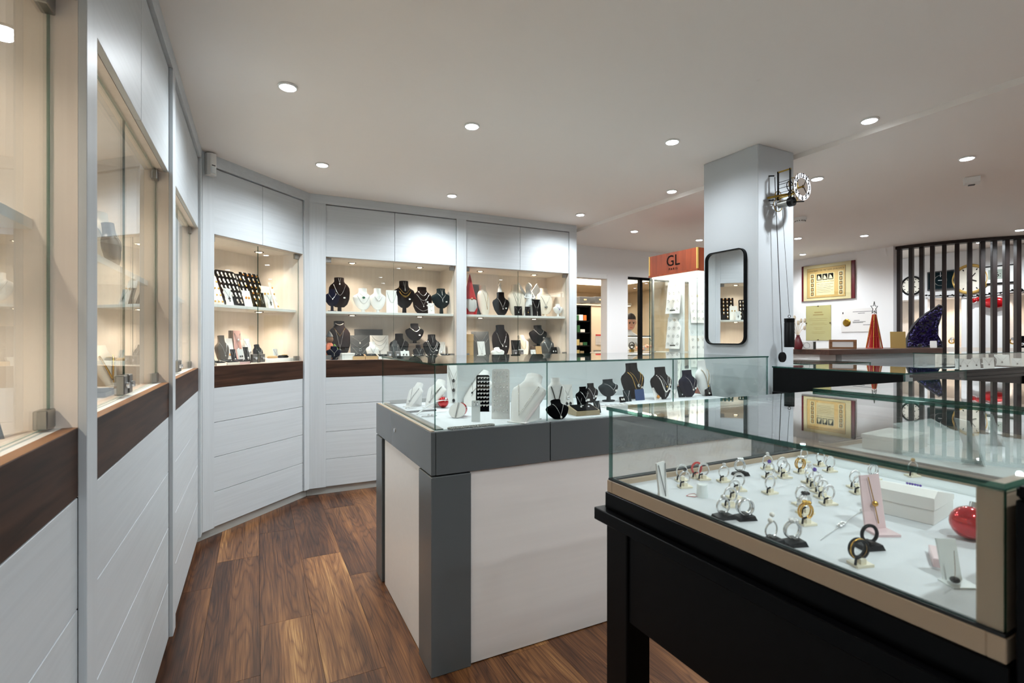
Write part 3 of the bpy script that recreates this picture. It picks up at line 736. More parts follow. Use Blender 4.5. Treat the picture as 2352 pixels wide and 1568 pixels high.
def jewel_box(pos, rz, wd, dp, h, bodym, lab, short, metal='silver', pad='black_velvet', tilt=.35, kind='v', lid=False):
    t = thing('jewel_box', lab, 'box', pos, rz, 'open jewel boxes')
    mb = MB(); mb.prism([(-dp/2, 0), (dp/2, 0), (dp/2, h+dp*math.tan(tilt)*.6), (-dp/2, h)], -wd/2, wd/2, 'yz'); mb.build('box', bodym, t)
    sl = dp*math.tan(tilt)*.6; a = math.atan2(sl, dp)
    T = Matrix.Translation((0, 0, h+sl/2+.0008)) @ RX(a)
    mb = MB(); mb.M = T; mb.box(-wd*.44, wd*.44, -dp*.46, dp*.46, 0, .003); mb.build('pad', pad, t)
    if lid:
        mb = MB(); mb.box(-wd/2, wd/2, dp/2+.001, dp/2+.012, h*.6, h+dp*.9); mb.build('lid', bodym, t)
    mb = MB(); mb.M = T
    if kind == 'v': mb.tube([(-wd*.36, dp*.25, .0045), (0, -dp*.18, .0045), (wd*.36, dp*.25, .0045)], .0011, 5); mb.ball((0, -dp*.22, .006), .005, 8)
    else:
        for s in (-1, 1): mb.ball((s*wd*.16, -dp*.1, .007), .006, 8)
        mb.box(-wd*.06, wd*.06, dp*.18, dp*.26, .0035, .0045)
    o = mb.build('necklace' if kind == 'v' else 'earring_pair', metal, None, pos, (0, 0, rz)); tag(o, '%s %s inside the %s' % (metal, 'necklace' if kind == 'v' else 'earrings', short), 'jewellery', 'jewellery in open boxes')
S_, G_ = 'silver', 'gold'
W4U, W4L, W5U, W5L = "wide cabinet's upper shelf", "wide cabinet's floor", "gnome cabinet's shelf", "gnome cabinet's floor"
def ub(U, lvl, u, y, px_top, px_w, matn, lab, short, chains=(), rz=0, bot=None, **k):
    """bust in a wall cabinet, sized from its height and width in the photograph"""
    p, d = onu(U, u, y); z = ZS1 if lvl else ZW1; p.z = z+.0005
    if bot: p.z = H-(bot-778)*d/F
    h = H-(px_top-778)*d/F-p.z; W = px_w/2*d/F
    bust(tuple(p), U.a+rz, h, W, matn, lab, short, chains, **k)
def uc(U, lvl, u, y, px_top, px_w, matn, lab, short=None, items=(), rz=0, **k):
    p, d = onu(U, u, y); z = ZS1 if lvl else ZW1; p.z = z+.0005
    tl = k.get('tilt', .25); h = (H-(px_top-778)*d/F-z)/math.cos(tl)
    card(tuple(p), U.a+rz, px_w*d/F, h, matn, lab, short, items, **k)
def ubox(U, lvl, u, y, px_w, hh, matn, lab, short, **k):
    p, d = onu(U, u, y); p.z = (ZS1 if lvl else ZW1)+.0005
    w_ = px_w*d/F; jewel_box(tuple(p), U.a, w_, w_*.75, hh, matn, lab, short, **k)

# ---- wide cabinet, upper shelf
ub(U4, 1, 780, .27, 637, 47, 'brown_velvet', 'tall dark velvet bust at the left end of the '+W4U, 'tall dark bust on the left', [(S_, .74, .38, False, .55, None), (S_, .97, .80, True, .12, 'drop')], foot=.05, prof=OV, tags=1)
ub(U4, 1, 763, .13, 664, 34, 'navy_velvet', 'navy velvet bust in front of a tall dark one on the '+W4U, 'navy bust', [(S_, .74, .42, False, .5, 'drop')], foot=.05)
ub(U4, 1, 834, .25, 662, 45, 'white_velvet', 'white bust with a green disc pendant on the '+W4U, 'white bust with the green disc', [(S_, .76, .58, True, .4, 'disc', 'green_gem'), ('steel', .74, .25, False, .7)], foot=.03)
ub(U4, 1, 868, .22, 662, 38, 'white_velvet', 'white bust with a silver bib on the '+W4U, 'white bust with the bib', [(S_, .6, .40, False, .36, None, None, .004)], foot=.03)
uc(U4, 1, 901, .2, 666, 26, 'white_card', 'blank tall white card beside a black bust on the '+W4U, 'tall white card', [('u', 'steel', None, None, .45)], tilt=.12)
ub(U4, 1, 929, .24, 645, 50, 'black_velvet', 'tall black bust with several gold chains on the '+W4U, 'tall black bust of gold chains', [(G_, .76, .50, False, .55), (G_, .60, .40, False, .55), (S_, .95, .70, True, .1, 'bar'), (G_, .55, .36, False, .5)], foot=.06, tags=1)
ub(U4, 1, 971, .25, 659, 46, 'brown_velvet', 'rounded dark brown bust with layered chains on the '+W4U, 'rounded brown bust', [(S_, .86, .66, False, .5), (S_, .74, .48, False, .7), (S_, .70, .30, True, .6, 'drop'), (S_, .30, .10, False, .8)], prof=OV, tags=2)
uc(U4, 1, 991, .14, 696, 15, 'white_card', 'little white card with a dark pendant on the '+W4U, 'little white card', [('v', 'steel', 'bar', 'dark_gem', .6)], tilt=.15)
ub(U4, 1, 1014, .22, 663, 47, 'teal_velvet', 'dark green bust on a foot at the right end of the '+W4U, 'dark green bust', [(S_, .74, .42, True, .45, 'bar'), (S_, .95, .72, True, .1, 'bar')], foot=.065, tags=1)
# ---- wide cabinet, floor
ub(U4, 0, 780, .34, 737, 50, 'brown_velvet', 'big rounded dark bust behind the patchwork doll', 'big rounded dark bust', [(G_, .80, .55, True, .5), (S_, .72, .20, True, .35, 'cross'), ('pearl', .93, .88, False, .35, None, None, .003)], prof=OV, foot=.03)
p, d = onu(U4, 757, .2); p.z = ZW1
t = thing('patchwork_doll', 'patchwork cloth doll leaning in the left corner of the '+W4L, 'doll', tuple(p), .3)
MB().ell([(0, .05, .035, 0), (.05, .06, .04, 0), (.13, .04, .03, 0), (.16, .018, .015, 0)], 14).build('skirt', 'patch_orange', t)
MB().ball((0, 0, .19), .035, 12).build('head', 'patch_brown', t)
MB().tube([(.03, -.02, .14), (.06, -.04, .09), (.055, -.05, .05)], [.012, .012, .01], 7).build('arm', 'patch_green', t)
MB().tube([(-.03, -.02, .14), (-.04, -.04, .09), (-.02, -.06, .06)], [.012, .012, .01], 7).build('arm', 'patch_orange', t)
MB().ell([(.215, .034, .034, 0), (.24, .022, .022, .0), (.27, .006, .006, .012)], 12).build('hat', 'dark_grey', t)
ub(U4, 0, 767, .11, 795, 34, 'navy_velvet', 'small navy bust in front of the patchwork doll', 'small navy bust', [(S_, .74, .35, True, .5, 'bar')], foot=.02)
p, d = onu(U4, 796, .12); p.z = ZW1
t = thing('gift_box', 'plain white lidded box on the '+W4L, 'box', tuple(p), .25)
bb((-.06, .06, -.045, .045, 0, .045), 'box', 'white_card', t, bevel=.001); bb((-.062, .062, -.047, .047, .0455, .062), 'lid', 'white_card', t, bevel=.001)
uc(U4, 0, 828, .30, 770, 43, 'dark_grey', 'dark grey necklace board with three chains on the '+W4L, 'dark grey necklace board', [('v', S_, 'drop', S_, .72, .95), ('v', S_, 'square', S_, .42, .68), ('v', S_, None, S_, .1, .5)], tilt=.2)
uc(U4, 0, 848, .42, 756, 64, 'dark_grey', 'dark framed sign behind the necklace boards on the '+W4L, tilt=.1, name='framed_sign', cat='sign')
p, d = onu(U4, 848, .40)
uc(U4, 0, 873, .30, 770, 42, 'white_card', 'white necklace board with fine chains on the '+W4L, 'white necklace board', [('u', 'steel', None, None, .74, .98), ('u', 'steel', None, None, .55, .85), ('u', 'steel', 'bar', 'dark_gem', .32, .7)], tilt=.2)
ub(U4, 0, 857, .20, 784, 30, 'white_velvet', 'small white bust leaning before the white necklace board', 'small white leaning bust', [('steel', .74, .3, True, .5)], tilt=.3)
ubox(U4, 0, 823, .12, 27, .03, 'kraft', 'open kraft jewel box nearest the plain white box', 'kraft box by the white box', kind='e')
ubox(U4, 0, 852, .12, 27, .03, 'kraft', 'open kraft jewel box in the middle of the '+W4L, 'middle kraft box')
ubox(U4, 0, 881, .12, 26, .025, 'white_card', 'open white jewel box beside two kraft boxes', 'white box by the kraft ones')
ub(U4, 0, 908, .12, 782, 22, 'dark_grey', 'narrow grey stand with a draped chain on the '+W4L, 'narrow grey stand', [(S_, .8, .2, False, .6, 'drop')], prof=OV)
ub(U4, 0, 918, .26, 766, 44, 'black_velvet', 'black bust with a V chain, middle of the '+W4L, 'middle black bust', [(S_, .74, .28, True, .5, 'drop')], tags=1)
p, d = onu(U4, 952, .36); p.z = ZW1
t = thing('display_riser', 'olive block riser carrying a black bust', 'riser', tuple(p), 0)
zr = H-(789-778)*d/F-ZW1
bb((-.10, .10, -.05, .05, 0, zr), 'block', 'grey_velvet', t, bevel=.002)
ub(U4, 0, 953, .36, 743, 44, 'black_velvet', 'black bust with a thick silver collar on the olive riser', 'black bust on the riser', [(S_, .80, .50, False, .6, None, None, .0035)], bot=788.5, foot=.03, tags=1)
ub(U4, 0, 962, .16, 791, 26, 'brown_velvet', 'very small brown bust below the riser', 'very small brown bust', [(S_, .74, .25, True, .5, 'drop')], tilt=.2)
ub(U4, 0, 993, .26, 768, 42, 'black_velvet', 'black bust with silver bead rows at the right of the '+W4L, 'black bust with bead rows', [(S_, .74, .35, False, .55, None, None, .002), (S_, .70, .22, False, .65, None, None, .002), (S_, .95, .75, True, .1, 'bar')], tags=1)
uc(U4, 0, 931, .10, 806, 20, 'white_card', 'small white card before the middle black bust', 'small white card of the middle bust', [('e', 'steel', None, 'dark_gem', .5)], tilt=.3)
uc(U4, 0, 1016, .24, 785, 16, 'white_card', 'upright white card right of the bead-row bust', 'upright white card', [('v', 'steel', 'disc', S_, .4)], tilt=.1)
ubox(U4, 0, 962, .11, 27, .02, 'cream_velvet', 'open cream jewel box below the very small bust', 'cream box below the small bust')
ubox(U4, 0, 992, .11, 24, .02, 'cream_velvet', 'open cream jewel box before the bead-row bust', 'cream box before the bead rows', kind='e')
ubox(U4, 0, 1024, .11, 26, .02, 'cream_velvet', 'open cream jewel box at the right end of the '+W4L, 'cream box at the right end', kind='e')

# ---- gnome cabinet, shelf
p, d = onu(U5, 1079, .16); p.z = ZS1
t = thing('gnome_figure', 'red-hatted gnome with a grey beard, cut by the cabinet upright', 'figurine', tuple(p), 0)
MB().ell([(0, .075, .06, 0), (.06, .085, .065, 0), (.16, .065, .05, 0), (.19, .03, .03, 0)], 16).build('body', 'red_cloth', t)
MB().ell([(.03, .03, .01, -.062), (.08, .062, .022, -.055), (.15, .06, .03, -.035), (.18, .03, .02, -.02)], 14).build('beard', 'beard_grey', t)
MB().ell([(.165, .072, .06, 0), (.21, .058, .05, 0), (.30, .034, .03, 0), (.38, .016, .016, .0), (.43, .003, .003, 0)], 16).build('hat', 'red_cloth', t)
MB().ball((0, -.062, .165), .013, 10).build('nose', 'skin', t)
uc(U5, 1, 1094, .22, 652, 24, 'dark_grey', 'dark grey standing board beside the red gnome', 'dark board by the gnome', [('v', G_, 'drop', G_, .35)], tilt=.12)
ub(U5, 1, 1114, .22, 655, 40, 'cream_velvet', 'cream bust turned aside, next to the dark grey board', 'cream bust turned aside', [(G_, .74, .3, True, .4, 'bar')], rz=.5, prof=OV)
ub(U5, 1, 1152, .20, 671, 42, 'black_velvet', 'black bust carrying a white lady figurine', 'black bust under the lady', [(S_, .74, .3, True, .5, 'drop')], tags=1)
p, d = onu(U5, 1148, .20); zz = H-(671-778)*d/F
def lady(pos, h, lab, wings, mats, nm):
    t = thing(nm, lab, 'figurine', pos, 0)
    MB().ell([(0, .20*h, .16*h, 0), (.25*h, .16*h, .13*h, 0), (.52*h, .085*h, .07*h, 0), (.62*h, .11*h, .075*h, 0), (.72*h, .10*h, .07*h, 0), (.77*h, .04*h, .04*h, 0)], 16).build('dress', mats[0], t)
    o = MB().ball((0, 0, .86*h), .085*h, 12, 0, 1.15).build('head', mats[1], t)
    MB().ell([(.70*h, .07*h, .03*h, .06*h), (.85*h, .10*h, .07*h, .03*h), (.95*h, .07*h, .06*h, .015*h), (.98*h, .01*h, .01*h, .01*h)], 12).build('hair', mats[2], o)
    for s in (-1, 1):
        MB().tube([(s*.10*h, 0, .68*h), (s*.17*h, -.04*h, .55*h), (s*.05*h, -.11*h, .52*h)], [.03*h, .026*h, .02*h], 8).build('arm', mats[1], t)
        if wings:
            MB().prism([(s*.03*h, .62*h), (s*.30*h, .98*h), (s*.42*h, .80*h), (s*.34*h, .52*h), (s*.12*h, .42*h)], .055*h, .085*h, 'xz').build('wing', mats[0], t)
    return t
lady((p.x, p.y, zz+.001), .125, 'white lady figurine with dark hair on top of the black bust', False, ('white_velvet', 'cream_velvet', 'hair'), 'lady_figurine')
ub(U5, 1, 1188, .22, 653, 44, 'cream_velvet', 'cream bust with long chains, between the lady and the angel', 'cream bust by the angel', [('steel', .74, .2, True, .55, 'disc'), ('steel', .72, .45, True, .4)], prof=OV)
p, d = onu(U5, 1215, .24); p.z = ZS1
lady(tuple(p), H-(648-778)*d/F-ZS1, 'white angel figurine with wings on the '+W5U, True, ('foam_white', 'foam_white', 'foam_white'), 'angel_figurine')
uc(U5, 1, 1191, .11, 703, 20, 'black_velvet', 'black card in front of the cream bust by the angel', 'black card by the angel', [('v', S_, 'drop', S_, .45)], tilt=.1)
uc(U5, 1, 1213, .10, 704, 14, 'black_velvet', 'narrow black card below the angel', 'narrow black card', [('v', S_, 'drop', G_, .45)], tilt=.1)
uc(U5, 1, 1234, .12, 687, 22, 'black_velvet', 'tall black card before the right cream bust', 'tall black card', [('v', S_, 'bar', S_, .25), ('u', S_, None, S_, .5)], tilt=.15)
ub(U5, 1, 1251, .24, 662, 44, 'cream_velvet', 'cream bust with a round pendant at the right of the '+W5U, 'right cream bust', [('steel', .74, .3, True, .6, 'disc')], prof=OV, foot=.03)
ub(U5, 1, 1282, .14, 698, 25, 'white_velvet', 'tiny white bust with a purple pendant by the right glass edge', 'tiny white bust', [('purple_gem', .74, .45, True, .45, 'drop', 'purple_gem')], foot=.035)
# ---- gnome cabinet, floor
p, d = onu(U5, 1076, .16); p.z = ZW1
t = thing('kraft_box', 'tall kraft carton in the left corner of the '+W5L, 'box', tuple(p), 0)
bb((-.045, .045, -.03, .03, 0, .16), 'carton', 'kraft', t, bevel=.001); bb((-.046, .046, -.031, .031, .1605, .245), 'lid', 'kraft', t, bevel=.001)
uc(U5, 0, 1107, .28, 761, 44, 'dark_grey', 'dark necklace board with chains on the '+W5L, 'dark necklace board', [('v', S_, None, S_, .55, .95), ('v', S_, 'drop', S_, .3, .7)], tilt=.2)
uc(U5, 0, 1108, .12, 784, 18, 'white_card', 'tall narrow white card before the dark necklace board', 'tall narrow white card', [('v', 'steel', 'drop', S_, .3)], tilt=.25)
ub(U5, 0, 1152, .30, 746, 44, 'brown_velvet', 'large rounded brown bust in the middle of the '+W5L, 'large rounded brown bust', [(S_, .80, .35, False, .6, 'drop')], prof=OV, tags=1)
ub(U5, 0, 1146, .12, 796, 34, 'white_velvet', 'low white bust with beads lying back on the '+W5L, 'low white bust', [('pearl', .7, .3, False, .55, None, None, .003)], tilt=.6)
uc(U5, 0, 1187, .24, 781, 24, 'black_velvet', 'black card left of the reclining cream bust', 'black card by the reclining bust', [('u', S_, None, S_, .2)], tilt=.15)
ub(U5, 0, 1206, .24, 766, 34, 'cream_velvet', 'reclining cream bust on the '+W5L, 'reclining cream bust', [('gold', .74, .3, False, .5)], tilt=.45, prof=SL, support=True)
p, d = onu(U5, 1237, .36); p.z = ZW1; zr = H-(795-778)*d/F-ZW1
t = thing('display_riser', 'grey block riser behind the low dark bust on the '+W5L, 'riser', tuple(p), 0)
bb((-.085, .085, -.05, .05, 0, zr), 'block', 'grey_velvet', t, bevel=.002)
ub(U5, 0, 1237, .36, 747, 46, 'black_velvet', 'black bust with a jewelled collar on the grey riser', 'black bust on the grey riser', [(S_, .80, .45, False, .6, None, None, .0028)], bot=794.5, foot=.03, tags=1)
ub(U5, 0, 1258, .22, 775, 36, 'dark_grey', 'low dark bust with long chains on the '+W5L, 'low dark bust', [(S_, .8, .35, False, .6), (S_, .75, .2, True, .5)], prof=OV, tags=1)
uc(U5, 0, 1239, .14, 795, 15, 'kraft', 'small kraft card before the grey riser', 'small kraft card', [], tilt=.2)
uc(U5, 0, 1199, .10, 802, 13, 'white_card', 'small white card below the reclining cream bust', 'small white card below it', [('e', 'steel', None, S_, .5)], tilt=.25)
uc(U5, 0, 1226, .10, 803, 13, 'white_card', 'small white card below the small kraft card', 'small white card by kraft', [('v', 'steel', 'drop', S_, .5)], tilt=.25)
uc(U5, 0, 1275, .16, 797, 16, 'black_velvet', 'small black card at the right end of the '+W5L, 'small black right card', [('e', S_, None, S_, .5)], tilt=.3)

# ---- corner cabinet
def ubd(u, y, px_top, px_w, matn, lab, short, nx, nz, metals, tilt=.38, skip=(), sc=1.0, top='round'):
    p, d = onu(U3, u, y); p.z = ZS1+.0005; h = (H-(px_top-778)*d/F-ZS1)/math.cos(tilt)
    pendant_board(tuple(p), U3.a, px_w*d/F, h, matn, lab, short, nx, nz, metals, tilt, skip, top, sc)
ubd(505, .22, 632, 32, 'white_card', 'white board of gold pendants at the left of the corner cabinet', 'white board at the left', 3, 4, [G_], sc=.8)
ubd(541, .22, 620, 58, 'black_velvet', 'large black board of silver pendants in the corner cabinet', 'large black board of silver pendants', 5, 5, [S_], skip=((1, 0), (2, 0)))
ubd(572, .27, 628, 34, 'black_velvet', 'narrow black board of pendants between two wider black boards', 'narrow black board', 3, 5, [S_, G_])
ubd(598, .37, 619, 56, 'black_velvet', 'tall black board of gold pendants at the back of the corner cabinet', 'tall black board of gold pendants', 4, 6, [G_, 'amber_gem', G_], skip=((3, 0), (3, 1), (2, 0)))
ubd(652, .26, 650, 42, 'white_card', 'white board of mixed medallions at the right of the corner cabinet', 'white medallion board', 4, 4, [G_, S_, G_, 'amber_gem'], sc=.9, top=None)
def c3(u, y, pt, pw, m, lab, short, items=(), **k): uc(U3, k.pop('lvl', 1), u, y, pt, pw, m, lab, short, items, **k)
c3(530, .11, 662, 19, 'white_card', 'white card with a cross before the large black board', 'white card with a cross', [('v', 'steel', 'cross', 'dark_gem', .5)], tilt=.3)
c3(573, .15, 667, 22, 'white_card', 'white card with two earrings before the narrow black board', 'white card with two drops', [('e', S_, None, 'amber_gem', .55)], tilt=.3)
c3(617, .2, 657, 26, 'white_card', 'white card of gold studs beside the dark strip', 'white card of gold studs', [('e', G_, None, G_, .65)], tilt=.2)
c3(607, .13, 672, 12, 'black_velvet', 'dark strip holding one chain behind the glass seam', 'dark strip', [('u', S_, None, S_, .3)], tilt=.25)
c3(624, .12, 676, 17, 'white_card', 'tiny white card with a cross right of the glass seam', 'tiny white card', [('v', 'steel', 'cross', 'dark_gem', .5)], tilt=.25)
K3 = "corner cabinet's floor"
ub(U3, 0, 513, .16, 770, 36, 'grey_velvet', 'taupe bust at the left of the '+K3, 'taupe bust', [(S_, .74, .32, True, .5, 'drop')], tags=0)
c3(534, .22, 777, 18, 'white_card', 'white and gold card behind the open boxes', 'white and gold card', [('e', G_, None, 'amber_gem', .35)], lvl=0, tilt=.2)
c3(550, .30, 759, 20, 'pink_card', 'tall pink board at the back of the '+K3, 'tall pink board', [('v', 'steel', 'disc', S_, .45), ('v', 'steel', 'drop', S_, .75)], lvl=0, tilt=.1)
c3(536, .36, 759, 12, 'grey_velvet', 'narrow taupe block beside the tall pink board', None, lvl=0, tilt=.0, th=.03)
c3(567, .26, 781, 14, 'white_card', 'white card right of the tall pink board', 'white card right of the pink board', [('e', S_, None, S_, .6)], lvl=0, tilt=.2)
c3(579, .22, 778, 15, 'white_card', 'white card leaning next to a black bust in the corner cabinet', 'white card next to the black bust', [('v', 'steel', 'drop', S_, .5)], lvl=0, tilt=.3)
c3(541, .13, 802, 14, 'black_velvet', 'small black card beside the taupe bust', 'small black card by the taupe bust', [('v', S_, 'drop', S_, .4)], lvl=0)
c3(557, .14, 802, 15, 'white_card', 'small white card with black insert on the '+K3, 'small white card with insert', [('e', S_, None, 'dark_gem', .5)], lvl=0)
c3(571, .15, 797, 14, 'black_velvet', 'small black card left of the black bust on the '+K3, 'small black card left of the bust', [('v', S_, 'drop', S_, .4)], lvl=0)
ub(U3, 0, 597, .17, 790, 27, 'black_velvet', 'small black bust by the glass seam of the corner cabinet', 'small black bust by the seam', [(S_, .74, .3, True, .5), (S_, .7, .5, False, .5)], tilt=.25, prof=OV)
ubox(U3, 0, 502, .075, 26, .018, 'cream_velvet', 'open cream box at the left edge of the '+K3, 'cream box at the left edge')
ubox(U3, 0, 527, .09, 34, .018, 'cream_velvet', 'widest open cream box on the '+K3, 'widest cream box')
ubox(U3, 0, 555, .10, 28, .018, 'pink_card', 'open pinkish box on the '+K3, 'pinkish box')
p, d = onu(U3, 640, .16); p.z = ZW1
t = thing('display_riser', 'low white riser at the right of the '+K3, 'riser', tuple(p), U3.a); bb((-.20, .20, -.06, .06, .0005, .03), 'slab', 'white_card', t, bevel=.002)
t = thing('bracelet_pillow', 'tan bracelet pillow on the low white riser', 'pillow', (p.x-.07*q, p.y-.07*q, .0305+ZW1), U3.a)
MB().ell([(0, .045, .03, 0), (.01, .052, .036, 0), (.02, .04, .026, 0)], 16).build('pillow', 'kraft', t)
t = thing('bracelet_pillow', 'black pillow with a gold bracelet on the low white riser', 'pillow', (p.x+.05*q, p.y+.05*q, .0305+ZW1), U3.a)
MB().ell([(0, .05, .03, 0), (.01, .058, .036, 0), (.022, .04, .026, 0)], 16).build('pillow', 'black_velvet', t); MB().torus((.02, 0, .024), .022, .002, 'z').build('bracelet', G_, t)
card((p.x+.16*q, p.y+.16*q, .031+ZW1), U3.a, .07, .10, 'white_card', 'white card with a gold drop at the right end of the white riser', 'white card on the riser', [('v', G_, 'drop', G_, .4)], tilt=.3)
card((p.x+.02*q-.03, p.y+.02*q+.03, .031+ZW1), U3.a, .05, .08, 'clear_white', 'thin white card at the back of the white riser', 'thin white card', [('v', 'steel', 'drop', S_, .4)], tilt=.2)

# ---- straight cabinets on the left
bust((-.53, 2.46, ZS1+.0005), PI/2-.5, .235, .085, 'cream_velvet', 'cream bust on the shelf of the tall edge-on cabinet', 'cream bust of the edge-on cabinet', [('steel', .74, .3, True, .55, 'drop'), ('steel', .70, .4, False, .5)], prof=OV)
bust((-.47, 2.33, ZS1+.0005), PI/2, .17, .06, 'dark_grey', 'dark grey bust half hidden by the white upright', 'dark grey half-hidden bust', [(S_, .74, .4, True, .5)])
bust((-.53, 2.575, ZW1+.0005), PI/2-.4, .17, .065, 'cream_velvet', 'cream bust with a thick gold chain above the dark wood panel', 'cream bust of the lower niche', [(G_, .74, .15, True, .6, 'drop', G_, .0035)], tilt=.3, prof=SL, support=True)
bust((-.60, 2.36, ZW1+.0005), PI/2-.4, .15, .06, 'white_velvet', 'white bust with a gold rope chain beside the gold chain bust', 'white bust of the lower niche', [(G_, .74, .15, True, .6, None, G_, .003)], tilt=.3, prof=SL, support=True)
t = thing('jewel_tray', 'flat black tray on the floor of the edge-on cabinet', 'tray', (-.50, 2.2, ZW1+.0005), PI/2); bb((-.09, .09, -.05, .06, 0, .014), 'base', 'dark_grey', t); bb((-.085, .085, -.045, .055, .0145, .018), 'pad', 'black_velvet', t)
card((-.465, 1.29, ZW1+.0005), PI/2-.6, .09, .105, 'teal_velvet', 'dark green stand with a white tag at the left picture edge', 'dark green stand', [('v', S_, 'drop', 'pearl', .75)], tilt=.35)
bust((-.62, 1.22, ZS1+.0005), PI/2-.5, .22, .085, 'dark_grey', 'dark grey bust on the shelf at the left picture edge', 'dark bust at the left edge', [(S_, .74, .3, True, .5)], prof=OV)
bust((-.60, 1.22, ZW1+.0005), PI/2-.5, .26, .09, 'cream_velvet', 'cream bust low in the cabinet at the left picture edge', 'cream bust at the left edge', [(S_, .74, .3, True, .5)], prof=OV, foot=.03)
bust((-.60, 3.5, ZS1+.0005), PI/2-.4, .22, .085, 'cream_velvet', 'cream bust in the cabinet beside the alarm sensor', 'cream bust of the sensor cabinet', [(G_, .74, .3, True, .5)], prof=OV)
card((-.55, 3.7, ZW1+.0005), PI/2-.4, .10, .14, 'white_card', 'white card in the cabinet beside the alarm sensor', 'white card of the sensor cabinet', [('v', G_, 'drop', G_, .4)])
# ------------------------------------------------------------------ inside the grey counter's glass case
ZC = BZ1+.0012
def wb_(u, v, px_top, px_w, matn, lab, short, chains=(), rz=0, z=ZC, hh=None, **k):
    p = at(u, v, z=z); d = dep(p); tl = k.get('tilt', .12)
    bust(tuple(p), rz, hh or (v-px_top)*d/F/math.cos(tl), px_w/2*d/F, matn, lab, short, chains, **k)
def wc(u, v, px_top, px_w, matn, lab, short=None, items=(), rz=0, z=ZC, **k):
    p = at(u, v, z=z); d = dep(p); tl = k.get('tilt', .25)
    card(tuple(p), rz, px_w*d/F, (v-px_top)*d/F/math.cos(tl), matn, lab, short, items, **k)
    return p, d
SLK = dict(prof=SL, support=True)
wb_(938, 934, 884, 40, 'white_velvet', 'smallest white sloping bust at the left of the grey counter', 'smallest sloping bust', [('steel', .74, .25, True, .5, 'drop')], rz=-1.0, tilt=.68, **SLK)
wb_(985, 936, 878, 52, 'white_velvet', 'white sloping bust right beside the smallest one in the counter', 'second sloping bust', [('steel', .74, .2, True, .55, 'drop'), ('steel', .7, .35, True, .5)], rz=-1.0, tilt=.68, **SLK)
wc(1042, 926, 838, 30, 'white_velvet', 'tall narrow white board behind the red ball', 'tall narrow white board', [('v', 'steel', 'drop', 'dark_gem', .62, .96), ('v', 'steel', 'drop', 'dark_gem', .38, .9), ('v', 'steel', 'drop', 'dark_gem', .12, .8)], rz=-.35, tilt=.4)
wb_(1078, 932, 858, 76, 'white_velvet', 'large white sloping bust with a dark drop behind the black ring board', 'large sloping bust with the dark drop', [('steel', .74, .35, True, .5, 'drop', 'dark_gem')], rz=-1.0, tilt=.68, **SLK)
wb_(1190, 970, 869, 92, 'white_velvet', 'largest white sloping bust with a bead chain in the counter', 'largest sloping bust', [('pearl', .74, .12, True, .62, None, None, .0028)], rz=-1.0, tilt=.68, **SLK)
def tagboard(u, v, pt, pw, matn, lab, short, nx, nz, rz, tilt, skip=(), top='round', metals=('silver',), sc=1.0):
    p = at(u, v, z=ZC); d = dep(p)
    T0 = len(bpy.data.objects)
    card(tuple(p), rz, pw*d/F, (v-pt)*d/F/math.cos(tilt), matn, lab, tilt=tilt, top=top, name='earring_board', cat='board')
    T = Matrix.Translation(p) @ Matrix.Rotation(rz, 4, 'Z') @ RX(-tilt); wd, h = pw*d/F, (v-pt)*d/F/math.cos(tilt)
    for j in range(nz):
        for i in range(nx):
            if (i, j) in skip: continue
            o = link('earring', EAR); o.matrix_world = T @ Matrix.Translation((wd*((i+.5)/nx-.5)*.9, -.0022, h*((j+.4)/nz*.86+.12))) @ Matrix.Scale(sc, 4)
            tag(o, '%s earring from the left, %s row down, on the %s' % (ORD[i], ORD[nz-1-j], short), 'earring', 'earrings on the %s' % short)
em = MB(); em.prism(rrect(.006, .010, .002, 3), -.0015, .002, 'xz'); em.ball((.0075, -.001, .002), .0035, 8, 1); EAR = em.mesh('earring', ['white_card', 'silver'])
tagboard(1108, 945, 863, 31, 'black_velvet', 'black board of paired earrings leaning in the counter', 'black earring board', 4, 8, -.45, .35)
em = MB(); em.torus((0, -.001, .002), .004, .0009, 'y', 10, 4); em.ball((.0, -.0015, -.004), .0024, 8, 0); EAR = em.mesh('earring', ['silver'])
tagboard(1150, 962, 850, 42, 'white_velvet', 'tall white board of earrings with a scalloped top in the counter', 'tall white earring board', 5, 9, -.45, .4)
wc(1093, 968, 921, 20, 'clear_white', 'white tongue-shaped stand before the black earring board', 'white tongue stand', [('e', 'steel', None, S_, .8)], rz=-.4, tilt=.3, top='round')
def ball_ornament(p, r, lab, rz=0):
    t = thing('christmas_ball', lab, 'ornament', p, rz); MB().ball((0, 0, r), r, 24).build('ball', 'red_ball', t)
    MB().cyl((0, -r*.92, r*1.35), (0, -r*1.06, r*1.42), r*.13, n=10).build('cap', 'silver', t)
p = at(1018, 936, z=ZC); ball_ornament(tuple(p), .031, 'glossy red Christmas ball behind the white bangle')
p = at(1058, 955, z=ZC); ball_ornament((p.x, p.y, ZC), .034, 'red Christmas ball half covered by a white round pad', .6)
t = thing('bracelet_pad', 'round white pad with a silver bar bracelet leaning on a red ball', 'pad', (0, 0, 0), -.7)
tl_ = .62; nv = Vector((math.sin(-.7), -math.cos(-.7), 0)); upv = -nv*math.sin(tl_)+Vector((0, 0, math.cos(tl_))); nn = nv*math.cos(tl_)+Vector((0, 0, math.sin(tl_)))
cc_ = Vector((p.x, p.y, ZC+.034))+nn*.044; oo = cc_-upv*.045; oo = oo-upv*((oo.z-ZC)/math.cos(tl_)); t.location = oo
mb = MB(); mb.M = RX(-.62); mb.prism([(.042*math.cos(a*PI/14), .045+.042*math.sin(a*PI/14)) for a in range(28)], 0, .008, 'xz'); mb.build('pad', 'white_velvet', t)
mb = MB(); mb.M = RX(-.62); mb.box(-.003, .003, -.003, 0, .004, .086); mb.build('bracelet', 'silver', t)
